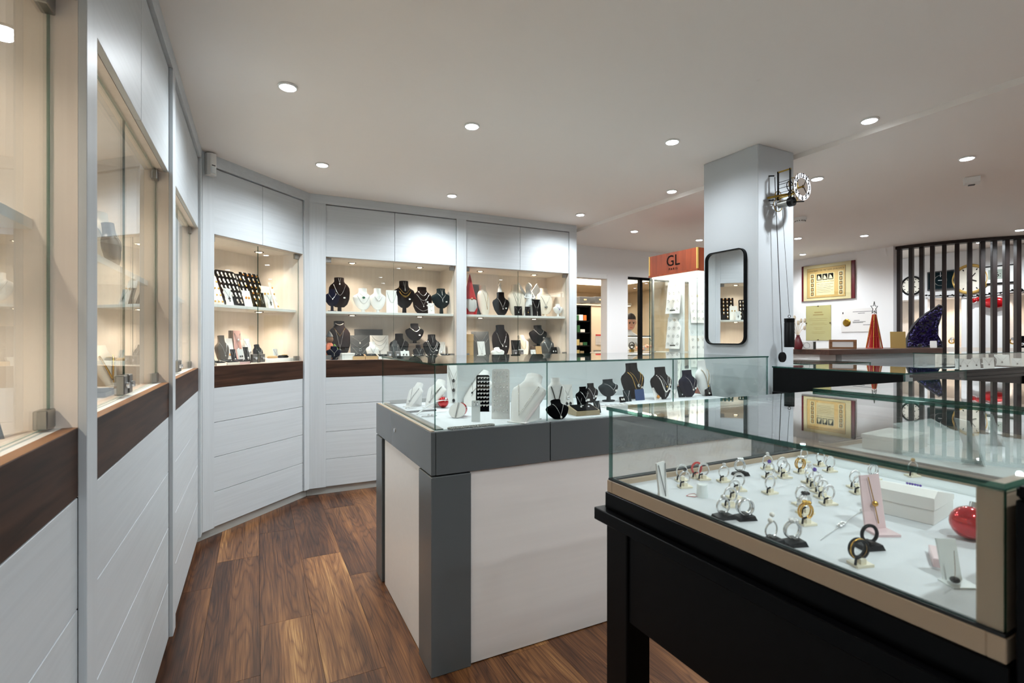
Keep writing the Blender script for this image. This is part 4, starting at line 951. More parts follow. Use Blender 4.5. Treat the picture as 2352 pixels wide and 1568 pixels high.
def chain_loop(p, rz, L, wd, lab, r=.0038, matn='dark_steel', n=46):
    mb = MB()
    for i in range(n):
        rr = wd/2; st = L-wd; per = 2*st+2*PI*rr; s_ = per*i/n
        if s_ < st: x, y = -st/2+s_, -rr
        elif s_ < st+PI*rr: a = (s_-st)/rr-PI/2; x, y = st/2+rr*math.cos(a), rr*math.sin(a)
        elif s_ < 2*st+PI*rr: x, y = st/2-(s_-st-PI*rr), rr
        else: a = (s_-2*st-PI*rr)/rr+PI/2; x, y = -st/2+rr*math.cos(a), rr*math.sin(a)
        mb.ball((x, y, r), r, 7)
    o = mb.build('bead_chain', 'silver' if matn is None else matn, None, p, (0, 0, rz)); tag(o, lab, 'chain', 'bead chains lying in the counter')
p = at(1083, 981, z=ZC); chain_loop(tuple(p), .03, .215, .028, 'dark bead chain lying along the front glass of the counter', .0042, 'steel', n=60)
p = at(968, 945, z=ZC); chain_loop(tuple(p), .05, .16, .03, 'dark bead chain lying near the smallest white bust', .0035, n=52)
t = thing('bangle', 'white enamel bangle strip arched before the red ball', 'bangle', tuple(at(994, 948, z=ZC)), .35)
mb = MB(); pr = []
for i in range(13):
    s = i/12; x = -.10+.20*s; z = .004+.055*math.sin(PI*s*.62); pr.append([(x, -.007, z), (x, .007, z), (x, .007, z+.0025), (x, -.007, z+.0025)])
mb.loft(pr); mb.build('band', 'clear_white', t); MB().ball((.085, -.002, .066), .005, 10).build('stone', 'silver', t)
p = at(985, 956, z=ZC); o = MB(); o.torus((-.02, 0, .0015), .016, .0015); o.torus((.022, .004, .0015), .02, .0012); o.ball((-.005, -.012, .007), .007, 10); o.ball((.012, -.015, .007), .007, 10)
o = o.build('bracelet', 'silver', None, tuple(p)); tag(o, 'silver crystal bracelet lying at the left front of the counter', 'bracelet')
p = at(940, 938, z=ZC); o = MB(); o.torus((0, 0, .001), .022, .001); o.torus((.03, .01, .001), .014, .001); o.ball((-.02, -.006, .004), .004, 8); o.ball((0, -.022, .004), .004, 8)
o = o.build('bracelet', 'silver', None, tuple(p)); tag(o, 'thin silver bracelet below the smallest white bust', 'bracelet')
# second and third glass section
wb_(1278, 945, 868, 46, 'white_velvet', 'white bust with a dark bead strand, left in the middle glass section', 'white bust with the dark strand', [('dark_steel', .74, .15, True, .55, None, None, .0026)], rz=-.3, prof=OV)
wc(1307, 938, 884, 25, 'white_card', 'white card with a V chain beside the white bust', 'white card with a V chain', [('v', 'steel', 'drop', S_, .55), ('e', 'steel', None, 'dark_gem', .2)], rz=-.2)
wb_(1285, 962, 922, 58, 'black_velvet', 'low wide black bust close to the front glass', 'low wide black bust', [(S_, .74, .1, True, .45, 'drop', 'pearl')], rz=-.1, tilt=.5)
wb_(1341, 932, 888, 40, 'black_velvet', 'black bust left of a slightly taller black twin', 'left black twin bust', [(S_, .74, .35, True, .5, 'drop')], tags=1)
wb_(1359, 924, 880, 38, 'black_velvet', 'black bust right behind its lower black twin', 'right black twin bust', [(S_, .74, .3, True, .5, 'drop')], tags=1)
wc(1334, 934, 909, 16, 'black_velvet', 'little black card under the left black twin bust', 'little black card', [('v', S_, 'drop', S_, .3)])
p = at(1341, 951, z=ZC); jewel_box(tuple(p), -.05, 62*dep(p)/F, .085, .022, 'gold_box', 'open bronze-coloured jewel box close to the front glass', 'bronze-coloured box', kind='e', tilt=.4)
wc(1374, 948, 921, 17, 'teal_velvet', 'dark card with a drop right of the bronze-coloured box', 'dark card by the bronze box', [('v', S_, 'drop', 'pearl', .25)])
wb_(1399, 921, 871, 62, 'teal_velvet', 'wide dark green bust with a silver Y chain', 'wide dark green bust', [(S_, .74, .35, True, .55, 'bar')], rz=.25, tags=1, foot=.03)
wb_(1457, 915, 834, 70, 'black_velvet', 'tallest black bust with gold link chains in the counter', 'tallest black bust', [(G_, .74, .2, False, .6, 'disc', G_, .003), (G_, .74, .4, True, .45, 'disc', S_, .0018)], rz=.15, tags=1)
wc(1443, 922, 896, 20, 'teal_velvet', 'dark card left of the blue card', 'dark card by the blue one', [('v', S_, 'bar', S_, .3)])
wc(1471, 919, 894, 26, 'blue_card', 'bright blue card at the foot of the tallest black bust', tilt=.15)
wc(1431, 924, 911, 16, 'black_velvet', 'small dark oval card with a white tag', 'small dark oval card', [('e', S_, None, 'pearl', .5)], top='round')
wb_(1522, 916, 843, 64, 'black_velvet', 'black bust with a pearl necklace in the counter', 'black bust with pearls', [('pearl', .74, .22, False, .62, None, None, .0036), (S_, .74, .42, True, .4, 'drop', G_), (S_, .6, .05, True, .3)], rz=.1, tags=2)
wc(1512, 918, 890, 23, 'white_card', 'white card with an amber pendant before the pearl bust', 'white card with amber', [('v', 'steel', 'disc', 'amber_gem', .35)], rz=.1)
wc(1551, 914, 895, 20, 'white_card', 'white card right of the pearl bust', 'white card right of the pearls', [('v', 'steel', 'drop', S_, .4)])
wb_(1583, 911, 850, 58, 'navy_velvet', 'navy bust behind the last glass seam of the counter', 'navy bust behind the seam', [(S_, .74, .3, True, .5, 'drop', 'pearl')], rz=.15, tags=1)
wc(1567, 912, 887, 19, 'teal_velvet', 'dark card at the foot of the navy bust', 'dark card of the navy bust', [('v', S_, 'drop', S_, .35)])
wb_(1619, 908, 828, 50, 'white_velvet', 'tall pale bust at the right end of the counter display', 'tall pale bust', [(G_, .74, .3, True, .5, 'drop'), (S_, .72, .2, True, .55)], rz=.2)
wc(1629, 909, 881, 20, 'black_velvet', 'black card before the tall pale bust', 'black card of the pale bust', [('v', S_, 'drop', 'pearl', .3)])
p = at(1420, 934, z=ZC); t = thing('chain_tray', 'flat white pad of fine chains behind the showcase corner', 'tray', tuple(p), .05)
bb((-.10, .13, -.05, .06, 0, .006), 'pad', 'white_velvet', t)
for k in range(6): MB().tube([(-.08+.035*k, -.045, .0075), (-.075+.035*k, 0, .0075), (-.085+.035*k, .055, .0075)], .0012, 5).build('chain', 'dark_steel', t)

# ------------------------------------------------------------------ rings in the near showcase
def ring_mesh(kind, metal, gem):
    m = MB(); R = .0102; zc = R+.0075
    if kind == 'wide':
        n = 28; pr = []
        for i in range(n): a = 2*PI*i/n; c, s = math.cos(a), math.sin(a); pr.append([(R*c, -.005, zc+R*s), ((R+.0016)*c, -.005, zc+(R+.0016)*s), ((R+.0016)*c, .005, zc+(R+.0016)*s), (R*c, .005, zc+R*s)])
        m.loft(pr+[pr[0]], 0, cap=False)
    elif kind == 'open':
        m.tube([(R*math.cos(a), -.002+.006*k/20, zc+R*math.sin(a)) for k in range(21) for a in [math.radians(110+320*k/20)]], .0011, 7)
        m.ball((-.006, -.004, zc+R+.003), .0032, 10, 1); m.ball((.005, .005, zc+R+.006), .0032, 10, 1)
    else:
        m.torus((0, 0, zc), R, .0013 if kind != 'band' else .0021, 'y', 26, 7)
        if kind == 'stone': m.ball((0, 0, zc+R+.0028), .0036, 10, 1)
        elif kind == 'row':
            for i in range(-4, 5): a = PI/2+i*.2; m.ball((R*math.cos(a), 0, zc+(R+.0012)*math.sin(a)), .0019, 8, 1)
        elif kind == 'cluster':
            for i in range(7): a = i*PI*2/6; rr = .0038 if i < 6 else 0; m.ball((rr*math.cos(a), rr*math.sin(a), zc+R+.0024), .0024, 8, 1)
            m.torus((0, .004, zc), R, .0012, 'y', 22, 6)
        elif kind == 'black':
            m.torus((0, .0042, zc), R, .0022, 'y', 26, 7); m.torus((0, .0021, zc), R+.0006, .0012, 'y', 26, 6, 1)
    return m.mesh('ring', [metal, gem or metal])
RM = {}
def clip_meshes():
    c = MB(); c.prism([(-.011, -.007), (.011, -.007), (.012, .009), (-.009, .010)], 0, .0028); c.box(-.0035, .0035, -.004, .004, .0028, .0085); c.build
    c2 = MB(); c2.tube([(-.011, -.004, .003), (-.010, -.004, .010), (-.004, -.004, .0115)], .0014, 6)
    b = MB(); b.prism([(-.014, 0), (.014, 0), (.010, .007), (-.012, .0045)], -.009, .009, 'xz'); b2 = MB(); b2.box(-.003, .003, -.006, .006, .0072, .0095)
    return c.mesh('clip_base', 'cream_clip'), c2.mesh('clip_hook', 'black'), b.mesh('wedge', 'black'), b2.mesh('wedge_slot', 'dark_steel')
CLB, CLH, WGB, WGS = clip_meshes()
def ring(u, v, kind, metal, gem, black=False, lab=None, rz=.35, sc=1.0, only=False):
    p = at(u, v, z=ZTRAY+.0002); key = (kind, metal, gem)
    if key not in RM: RM[key] = ring_mesh(*key)
    if not (KX0+.03 < p.x < KX1-.03 and KY0+.04 < p.y < KY1-.025): p.x = min(max(p.x, KX0+.03), KX1-.03); p.y = min(max(p.y, KY0+.04), KY1-.025)
    lab = lab or 'slim silver ring on a cream clip in the ring showcase'
    if not only:
        t = thing('ring_stand', ('black wedge stand under the ' if black else 'cream clip stand under the ')+lab.split(' on ')[0].split(' in ')[0], 'ring stand', tuple(p), rz, 'ring stands in the near showcase')
        t.scale = (1.3, 1.3, 1.3); link('stand_base', WGB if black else CLB, t); link('stand_clip', WGS if black else CLH, t)
    o = link('ring', RM[key], None, tuple(p), (0, 0, rz)); o.scale = (sc, sc, sc)
    tag(o, lab, 'ring', 'rings in the near showcase')
D_ = 'dark_gem'
RINGS = [(1573, 1119, 'stone', S_, D_, 0, 'silver ring with a dark stone beside the tall white stand'), (1566, 1104, 'row', S_, S_, 0, 'silver row ring behind the dark-stone ring by the white stand'),
 (1600, 1097, 'band', 'red_gem', None, 0, 'rose-coloured band ring near the back edge'), (1616, 1101, 'row', S_, S_, 0, 'glittering silver ring beside the rose band'),
 (1663, 1106, 'stone', S_, S_, 0, 'slim silver solitaire left of the black-wedge cluster ring'), (1701, 1091, 'cluster', S_, S_, 1, 'silver cluster ring on a black wedge at the back'),
 (1697, 1127, 'row', S_, S_, 0, 'stone-set silver ring, rearmost of the slanting file of three'), (1687, 1144, 'row', S_, S_, 0, 'stone-set silver ring, middle of the slanting file of three'), (1678, 1163, 'row', S_, S_, 0, 'stone-set silver ring, front of the slanting file of three'),
 (1661, 1190, 'stone', S_, S_, 1, 'silver solitaire ring on the left front black wedge'), (1711, 1192, 'wide', S_, None, 1, 'wide plain silver band on a black wedge'),
 (1763, 1078, 'stone', S_, S_, 0, 'slim silver solitaire behind the purple-stone ring'), (1767, 1098, 'stone', S_, 'purple_gem', 0, 'silver ring with a purple stone in the middle row'), (1769, 1133, 'row', S_, S_, 0, 'silver ring in front of the purple-stone ring'),
 (1797, 1086, 'row', S_, S_, 0, 'silver eternity ring right of the purple-stone ring'), (1803, 1097, 'stone', S_, S_, 0, 'slim silver solitaire touching the eternity ring'),
 (1840, 1086, 'cluster', G_, S_, 0, 'large gold cluster ring near the back corner'), (1847, 1062, 'row', S_, S_, 0, 'silver ring in the far corner of the showcase'),
 (1885, 1070, 'stone', S_, S_, 0, 'slim silver solitaire near the far glass, left of a pair'), (1907, 1083, 'row', S_, S_, 0, 'stone-set silver ring near the far glass, right of a pair'),
 (1859, 1109, 'stone', S_, S_, 0, 'silver solitaire, rearmost of the file of five'), (1871, 1119, 'stone', S_, 'purple_gem', 0, 'lilac-stone ring, second in the file of five'), (1880, 1130, 'row', S_, S_, 0, 'silver row ring, middle of the file of five'), (1890, 1143, 'row', S_, S_, 0, 'silver row ring, fourth in the file of five'), (1903, 1158, 'row', S_, S_, 0, 'silver row ring, front of the file of five'),
 (1964, 1120, 'row', S_, S_, 0, 'silver ring left of the pink stand, rear one'), (1972, 1133, 'row', S_, S_, 0, 'silver ring left of the pink stand, front one'), (2008, 1102, 'cluster', S_, S_, 0, 'silver cluster ring behind the pink stand'), (2097, 1094, 'stone', S_, G_, 0, 'ring half hidden behind the white lidded box'),
 (1840, 1160, 'row', S_, S_, 0, 'silver ring behind the dark dome ring'), (1850, 1180, 'cluster', S_, D_, 0, 'silver dome ring with dark stones'), (1853, 1204, 'cluster', G_, G_, 0, 'gold filigree ring before the dark dome ring'),
 (1773, 1248, 'open', S_, 'pearl', 1, 'open silver ring with two pearls on a black wedge'), (1823, 1251, 'cluster', S_, S_, 1, 'chunky silver ring on the front black wedge'),
 (1997, 1259, 'band', 'black', None, 1, 'single black band ring behind the black and gold one'), (1977, 1298, 'black', 'black', G_, 0, 'black and gold double band ring at the front')]
for r in RINGS: ring(*r[:5], black=bool(r[5]), lab=r[6], rz=-.35+.3*random.random(), sc=1.3)
# stands and boxes in the near showcase
wc(1527, 1147, 1063, 38, 'white_velvet', 'tall tapering white stand with a fine chain in the ring showcase', 'tall tapering white stand', [('v', 'steel', None, None, .1, .95)], rz=.3, z=ZTRAY, tilt=.12, wtop=.032)
p = at(1613, 1140, z=ZTRAY); t = thing('ring_cone', 'small white cylinder stand beside the paper tag', 'stand', tuple(p), 0); MB().ell([(0, .012, .012, 0), (.024, .0105, .0105, 0), (.026, .009, .009, 0)], 18).build('body', 'clear_white', t)
p = at(1589, 1138, z=ZTRAY); t = thing('paper_tag', 'small paper tag with a pink outline on the white tray', 'tag', tuple(p), .1)
pl = [(-.014, .003), (0, .007), (.014, .004), (.006, -.010), (-.003, -.011)]; MB().prism(pl, .0002, .0008).build('paper', 'white_card', t); MB().tube([(a, b, .0012) for a, b in pl], .0005, 4, closed=True).build('outline', 'red_gem', t)
p = at(2010, 1218, z=ZTRAY); t = thing('pendant_stand', 'pink leaning pendant stand with a foot plate in the ring showcase', 'stand', tuple(p), -.45)
mb = MB(); mb.M = RX(-.22); mb.prism([(-.016, 0), (.020, 0), (.022, .095), (-.012, .092)], 0, .004, 'xz'); mb.build('panel', 'pink_acrylic', t); bb((-.018, .022, -.03, .004, 0, .004), 'foot_plate', 'pink_acrylic', t)
mb = MB(); mb.M = RX(-.22); mb.tube([(0, -.003, .09), (.003, -.004, .05), (.006, -.003, .012)], .0009, 5); mb.ball((.003, -.006, .045), .005, 8); mb.build('chain', 'gold', t)
pa, pb_, pc = at(1998, 1172, z=ZTRAY), at(2145, 1207, z=ZTRAY), at(2208, 1188, z=ZTRAY)
t = thing('gift_box', 'white box with a slanted lid in the ring showcase', 'box', tuple(pa), math.atan2(pb_.y-pa.y, pb_.x-pa.x))
bl, bw = (pb_-pa).length, .115
bb((0, bl, 0, bw, 0, .026), 'box', 'white_card', t, bevel=.001)
MB().prism([(-.001, .0265), (bw+.001, .0265), (bw+.001, .036), (.018, .058), (-.001, .048)], -.001, bl+.001, 'yz').build('lid', 'white_card', t)
mb = MB(); mb.M = Matrix.Translation((bl*.55, .06, .0515)) @ RX(-.235) @ Matrix.Rotation(.2, 4, 'Z'); [mb.ball((-.012+.004*i, .002*(i % 2), .001), .0022, 6) for i in range(6)]; mb.build('blue_print', 'purple_gem', t)
p0, p1 = at(1884, 1241, z=ZTRAY), at(1979, 1178, z=ZTRAY); d_ = p1-p0
mb = MB(); mb.tube([(p0.x, p0.y, ZTRAY+.001), (p1.x, p1.y, ZTRAY+.004)], .0007, 5); c = p0+d_*.48
for s in (-.8, 0, .8): mb.torus((c.x+d_.x*.06*s, c.y+d_.y*.06*s, ZTRAY+.004), .004, .0012, 'z', 14, 5)
mb.ball((p1.x, p1.y, ZTRAY+.005), .0035, 8); tag(mb.build('stick_pin', 'silver'), 'long silver stick pin lying on the white tray', 'brooch')
p = at(2205, 1240, z=ZTRAY); p.x, p.y = p.x+.02, p.y-.005
t = thing('christmas_ball', 'red Christmas ball by the end board of the ring showcase', 'ornament', (p.x, p.y, ZTRAY), 0); MB().ball((0, 0, .027), .027, 24).build('ball', 'red_ball', t); MB().cyl((.012, 0, .05), (.016, 0, .058), .006, n=10).build('cap', 'silver', t)
p = at(2165, 1290, z=ZTRAY)
t = thing('acrylic_block', 'pinkish clear block in front of the red Christmas ball', 'block', tuple(p), .5); bb((-.03, .03, -.014, .014, 0, .013), 'block', 'pink_acrylic', t, bevel=.001)
p = at(2190, 1335, z=ZTRAY); t = thing('pendant_stand', 'white clear stand with a grey pendant near the end board', 'stand', (p.x, max(p.y, KY0+.06), ZTRAY), -.5)
mb = MB(); mb.M = RX(-.3); mb.prism([(-.012, 0), (.012, 0), (.016, .055), (-.010, .055)], 0, .003, 'xz'); mb.build('panel', 'clear_white', t); bb((-.018, .018, -.022, .004, 0, .002), 'foot_plate', 'clear_white', t)
MB().ball((-.008, -.012, .008), .006, 10, 0, .7).build('pendant', 'dark_steel', t); MB().tube([(-.004, -.006, .045), (-.006, -.010, .02), (-.008, -.012, .012)], .0007, 4).build('chain', 'silver', t)

# second showcase: white stands and boxes
Z2 = ZTRAY+.0085
for x, y, rz, w_, h_, lab in ((1.66, .62, .9, .055, .12, 'white slanted stand in the second showcase, nearest the ring tray'), (1.86, .50, .9, .06, .13, 'large white slanted stand in the middle of the second showcase'), (2.02, .70, .7, .05, .10, 'small white slanted stand at the far side of the second showcase')):
    card((x, y, Z2+.0005), rz, w_, h_, 'clear_white', lab, lab.replace('white slanted stand', 'slanted stand'), [('v', 'steel', 'drop', S_, .5)], tilt=.3)
t = thing('gift_box', 'flat white box in the second showcase', 'box', (1.70, .83, Z2+.0005), .1); bb((-.09, .09, -.05, .05, 0, .03), 'box', 'white_card', t, bevel=.001); bb((-.092, .092, -.052, .052, .0305, .042), 'lid', 'white_card', t, bevel=.001)
t = thing('display_ramp', 'sloping grey-white ramp in the second showcase', 'ramp', (1.95, .85, Z2+.0005), 0); MB().prism([(-.05, 0), (.05, 0), (.05, .05)], -.12, .12, 'yz').build('ramp', 'clear_white', t)
# ------------------------------------------------------------------ skeleton clock on the pillar
cp = at(1842, 429, Y=2.075); ZCK = cp.z; XCK = cp.x-.035
t = thing('skeleton_clock', 'brass and black skeleton clock with a white chapter ring on the pillar', 'clock', (XCK, PY0, ZCK), 0)
yd = -(PY0-2.075)                                             # dial plane in front of the pillar
CXo = .035
mb = MB(); n = 40; ro, ri = .087, .058
vs = [(CXo+r*math.cos(2*PI*i/n), y, r*math.sin(2*PI*i/n)) for r in (ro, ri) for y in (yd-.003, yd) for i in range(n)]
fs = []
for i in range(n):
    j = (i+1) % n; a, b, c_, d_ = 0, n, 2*n, 3*n
    fs += [(a+i, a+j, c_+j, c_+i), (b+i, d_+i, d_+j, b+j), (a+i, b+i, b+j, a+j), (c_+i, c_+j, d_+j, d_+i)]
mb.add(vs, fs); dial = mb.build('chapter_ring', 'dial_white', t)
for k in range(1, 13):
    a = PI/2-k*PI/6
    text(str(k), .04, 'numeral', 'ink', dial, (CXo+.0725*math.cos(a), yd-.0036, .0725*math.sin(a)), (PI/2, 0, 0), bold=.0011)
def hand(a, L, w_, nm):
    m = MB(); c, s = math.cos(a), math.sin(a)
    m.prism([(CXo-s*w_*.5-c*.012, c*w_*.5-s*.012), (CXo+s*w_*.5-c*.012, -c*w_*.5-s*.012), (CXo+c*L+s*w_*.3, s*L-c*w_*.3), (CXo+c*L-s*w_*.3, s*L+c*w_*.3)], yd-.010, yd-.008, 'xz'); m.build(nm, 'black', t)
hand(math.radians(57), .088, .005, 'minute_hand'); hand(math.radians(-50), .066, .007, 'hour_hand')
MB().cyl((CXo, yd-.012, 0), (CXo, yd+.06, 0), .006, n=10).build('arbor', 'brass', t)
bp = -.11; fp = -.02                                            # the two plates: near the dial, near the pillar
for y, nm in ((yd+.03, 'front_plate'), (-.055, 'back_plate')):
    m = MB(); m.box(-.045, -.033, y-.003, y+.003, -.07, .12); m.build(nm, 'black', t)
for z, x in ((.115, -.039), (-.055, -.039)): MB().cyl((x, yd+.025, z), (x, -.05, z), .005, n=10).build('pillar_rod', 'brass', t)
for z in (.035, .05, .01, -.02): MB().cyl((-.03, yd+.03, z), (-.03, -.055, z), .0018, n=6).build('shaft', 'dark_steel', t)
def wheel(x, y, z, R, matn, nm='gear_wheel'):
    m = MB(); m.torus((x, y, z), R, .0028, 'y', 28, 6)
    for k in range(4): a = k*PI/2+.3; m.cyl((x, y, z), (x+R*math.cos(a), y, z+R*math.sin(a)), .0018, n=5)
    m.build(nm, matn, t)
wheel(.0, yd+.035, .02, .045, 'brass'); wheel(-.02, yd+.045, .01, .032, 'black'); wheel(-.03, -.05, -.035, .03, 'brass'); wheel(-.02, -.04, -.095, .042, 'brass'); wheel(.0, yd+.03, -.07, .03, 'brass'); wheel(-.015, yd+.04, -.05, .028, 'black')
MB().cyl((-.02, -.05, -.095), (-.02, yd+.05, -.095), .024, n=18).build('drum', 'steel', t)
MB().cyl((-.02, yd+.05, -.095), (-.02, yd+.02, -.095), .03, n=18).build('ratchet', 'black', t)
MB().cyl((-.02, yd+.02, -.1), (-.004, yd-.04, -.108), .004, n=8).build('winding_arbor', 'black', t)
MB().cyl((-.10, -.02, -.052), (.02, yd+.04, -.03), .007, n=8).build('brass_bar', 'brass', t)
MB().cyl((-.042, -.03, .10), (-.06, -.0005, .105), .004, n=6).build('wall_arm', 'black', t); MB().cyl((-.042, -.03, -.06), (-.06, -.0005, -.06), .004, n=6).build('wall_arm', 'black', t)
zb_ = at(1797, 820, Y=PY0-.05); zw = at(1813, 731, Y=PY0-.10); zw1 = at(1813, 797, Y=PY0-.10)
o = MB().tube([(-.045, -.035, .09), (zb_.x-XCK, -.05, zb_.z-ZCK)], .0025, 6).build('pendulum_rod', 'dark_steel', t)
m = MB(); m.ell([(0, .034, .034, 0), (.012, .034, .034, 0)], 24); o2 = link('pendulum_bob', m.mesh('pendulum_bob', 'black'), t, (zb_.x-XCK, -.044, zb_.z-ZCK), (PI/2, 0, 0))
MB().tube([(-.02, -.07, -.115), (zw.x-XCK, -.10, zw.z-ZCK+.03)], .0014, 5).build('weight_cord', 'dark_steel', t)
wx = zw.x-XCK
o = MB().ell([(zw1.z-ZCK, .031, .031, -.10, wx), (zw.z-ZCK-.03, .031, .031, -.10, wx), (zw.z-ZCK-.028, .029, .029, -.10, wx), (zw.z-ZCK-.022, .031, .031, -.10, wx), (zw.z-ZCK, .031, .031, -.10, wx)], 24).build('weight', 'black', t)
MB().torus((wx, -.10, zw.z-ZCK+.014), .009, .002, 'x', 14, 6).build('weight_hook', 'dark_steel', o)

# ------------------------------------------------------------------ certificates
def wall_frame(u0, u1, v0, v1, uv_mid, name, lab, cat, th=.025):
    a, b = at(u0, (v0[0]), X=XC-.0005), at(u1, v0[1], X=XC-.0005); c_, e = at(u0, v1[0], X=XC-.0005), at(u1, v1[1], X=XC-.0005)
    w_ = a.y-b.y; zt = (a.z+b.z)/2; zb = (c_.z+e.z)/2
    t = thing(name, lab, cat, (XC-.0005, (a.y+b.y)/2, zb), -PI/2); return t, w_, zt-zb
t, w_, h_ = wall_frame(1843, 1965, (613, 597), (693, 684), None, 'diploma', 'large red and gold diploma of the Alsace chamber of trades', 'diploma')
bb((-w_/2, w_/2, -.02, 0, 0, h_), 'backing', 'maroon', t)
bd = bb((-w_*.455, w_*.44, -.024, -.0205, 0.002, h_-.002), 'sheet', 'parchment_light', t)
bb((-w_*.38, w_*.34, -.0255, -.0245, h_*.08, h_*.90), 'panel', 'parchment', t)
for a in ((-w_*.385, -w_*.38, h_*.075, h_*.905), (w_*.34, w_*.345, h_*.075, h_*.905)): bb((a[0], a[1], -.0262, -.0256, a[2], a[3]), 'border', 'parchment_ink', t)
for a in ((h_*.90, h_*.907), (h_*.073, h_*.08)): bb((-w_*.385, w_*.345, -.0262, -.0256, a[0], a[1]), 'border', 'parchment_ink', t)
bb((-w_*.20, w_*.14, -.0266, -.0260, h_*.14, h_*.74), 'text_field', 'parchment_light', t)
text("CHAMBRE DE METIERS D'ALSACE", h_*.068, 'lettering', 'parchment_ink', t, (-w_*.02, -.0268, h_*.83), (PI/2, 0, 0), .0003)
text("BREVET DE MAITRISE", h_*.052, 'lettering', 'parchment_ink', t, (-w_*.03, -.0270, h_*.51), (PI/2, 0, 0), .0003)
for k in range(3): bb((-w_*.19+k*w_*.11, -w_*.095+k*w_*.11, -.0272, -.0267, h_*.56, h_*.73), 'picture', 'ink', t); 
for k in range(3):
    x0 = -w_*.19+k*w_*.11
    MB().prism([(x0+.01, h_*.58), (x0+w_*.085, h_*.58), (x0+w_*.06, h_*.66), (x0+w_*.03, h_*.70)], -.0277, -.0273, 'xz').build('picture_shape', 'parchment_light', t)
for k in range(6): bb((-w_*.185, w_*.125-(.05*w_ if k % 2 else 0), -.0272, -.0267, h_*(.44-.045*k), h_*(.447-.045*k)), 'text_line', 'parchment_ink', t)
for sx in (-w_*.325, w_*.215):
    bb((sx, sx+w_*.095, -.0266, -.0260, h_*.12, h_*.76), 'column', 'parchment_light', t)
    for k in range(5):
        bb((sx+w_*.02, sx+w_*.075, -.0272, -.0267, h_*(.14+.124*k), h_*(.24+.124*k)), 'emblem', 'parchment_ink', t)
        MB().ell([(-.0278, w_*.016, h_*.03, 0), (-.0273, w_*.016, h_*.03, 0)], 10).build('emblem_mark', 'parchment', t, (sx+w_*.0475, 0, h_*(.19+.124*k)), (PI/2, 0, 0)).location.y = -.0552
B(-w_*.455, w_*.44, -.031, -.0285, .002, h_-.002, edge='y').build('glass_sheet', GL, t)
t, w_, h_ = wall_frame(1852, 1909, (703, 700), (783, 780), None, 'certificate', 'yellowed certificate behind clipped glass below the diploma', 'certificate')
bb((-w_/2, w_/2, -.006, 0, 0, h_), 'sheet', 'paper_yellow', t)
for k, (z, l) in enumerate(((.79, .32), (.72, .42), (.62, .75), (.57, .7), (.49, .5), (.45, .7), (.36, .36), (.32, .3), (.24, .55), (.20, .5))): bb((-w_*l/2, w_*l/2, -.0068, -.0062, h_*z, h_*(z+(.03 if k < 2 else .008))), 'text_line', 'card_tan', t)
B(-w_/2, w_/2, -.010, -.0075, 0, h_, edge='y').build('glass_sheet', GL, t)
for x, z in ((0, h_-.008), (0, .008), (-w_/2+.006, h_/2), (w_/2-.006, h_/2)): bb((x-.012, x+.012, -.013, -.0102, z-.008, z+.008), 'clip', 'clip_metal', t)
t, w_, h_ = wall_frame(1933, 2012, (710, 706), (763, 760), None, 'certificate', 'white certificate with a gold medal behind the red wire tree', 'certificate')
bb((-w_/2, w_/2, -.01, 0, 0, h_), 'sheet', 'paper_white', t)
for z, a, b in ((.85, -.15, .42), (.78, 0, .2), (.48, -.12, .05), (.42, -.15, .22), (.38, -.15, .15), (.28, .15, .45)): bb((w_*a, w_*b, -.0108, -.0102, h_*z, h_*(z+.018)), 'text_line', 'dark_grey', t)
MB().ell([(0, w_*.12, w_*.12, 0), (.006, w_*.115, w_*.115, 0), (.009, w_*.07, w_*.07, 0)], 24).build('medal', 'brass', t, (-w_*.33, -.0102, h_*.40), (PI/2, 0, 0))
bb((-w_*.46, -w_*.43, -.011, -.0102, h_*.78, h_*.86), 'crest', 'ink', t)

# ------------------------------------------------------------------ reception ledge with ornaments
LX0, LX1, LY0, LZ = 5.18, 7.42, 3.13, 1.29
t = thing('reception_ledge', 'white reception counter with a dark wooden ledge top', 'counter', (0, 0, 0))
bb((LX0-.02, LX1, LY0-.02, 3.62, LZ-.052, LZ), 'ledge_top', 'desk_wood', t, bevel=.002)
bb((LX0+.30, LX1-.04, LY0+.04, 3.58, 0, LZ-.0525), 'front_body', 'white_wood_h', t, bevel=.002)
bb((LX0+.02, LX0+.295, LY0+.10, 3.58, 0, LZ-.0525), 'end_panel', 'wall_white', t)
def onl(u, y=3.30): p = at(u, Y=y); p.z = LZ+.0005; return p, dep(p)
p, d = onl(2008); hh = H-(703-778)*d/F-LZ
t = thing('wire_tree', 'red wire Christmas cone tree with a star on the ledge', 'ornament', tuple(p), 0); hc = hh*.80
for k in range(16):
    a = k*PI/8; m = MB(); m.tube([(.08*math.cos(a), .08*math.sin(a), 0), (.018*math.cos(a), .018*math.sin(a), hc)], .004, 5); m.build('wire', 'red_wire' if k % 3 else 'gold', t)
for z, r in ((.004, .08), (hc*.35, .058), (hc*.65, .038), (hc, .018)): m = MB(); m.torus((0, 0, z), r, .0035, 'z', 24, 5); m.build('hoop', 'red_wire', t)
MB().ell([(.01, .05, .05, 0), (hc*.97, .008, .008, 0)], 14).build('inner_cone', 'red_cloth', t)
st = [((.085 if k % 2 == 0 else .036)*math.cos(PI/2+k*PI/5) for _ in (0,)) for k in range(10)]
m = MB(); m.tube([((.075 if k % 2 == 0 else .03)*math.cos(PI/2+k*PI/5), 0, hc+.075+(.075 if k % 2 == 0 else .03)*math.sin(PI/2+k*PI/5)) for k in range(10)], .004, 6, closed=True); m.cyl((0, 0, hc-.01), (0, 0, hc+.05), .003, n=6); m.build('star', 'dark_steel', t)
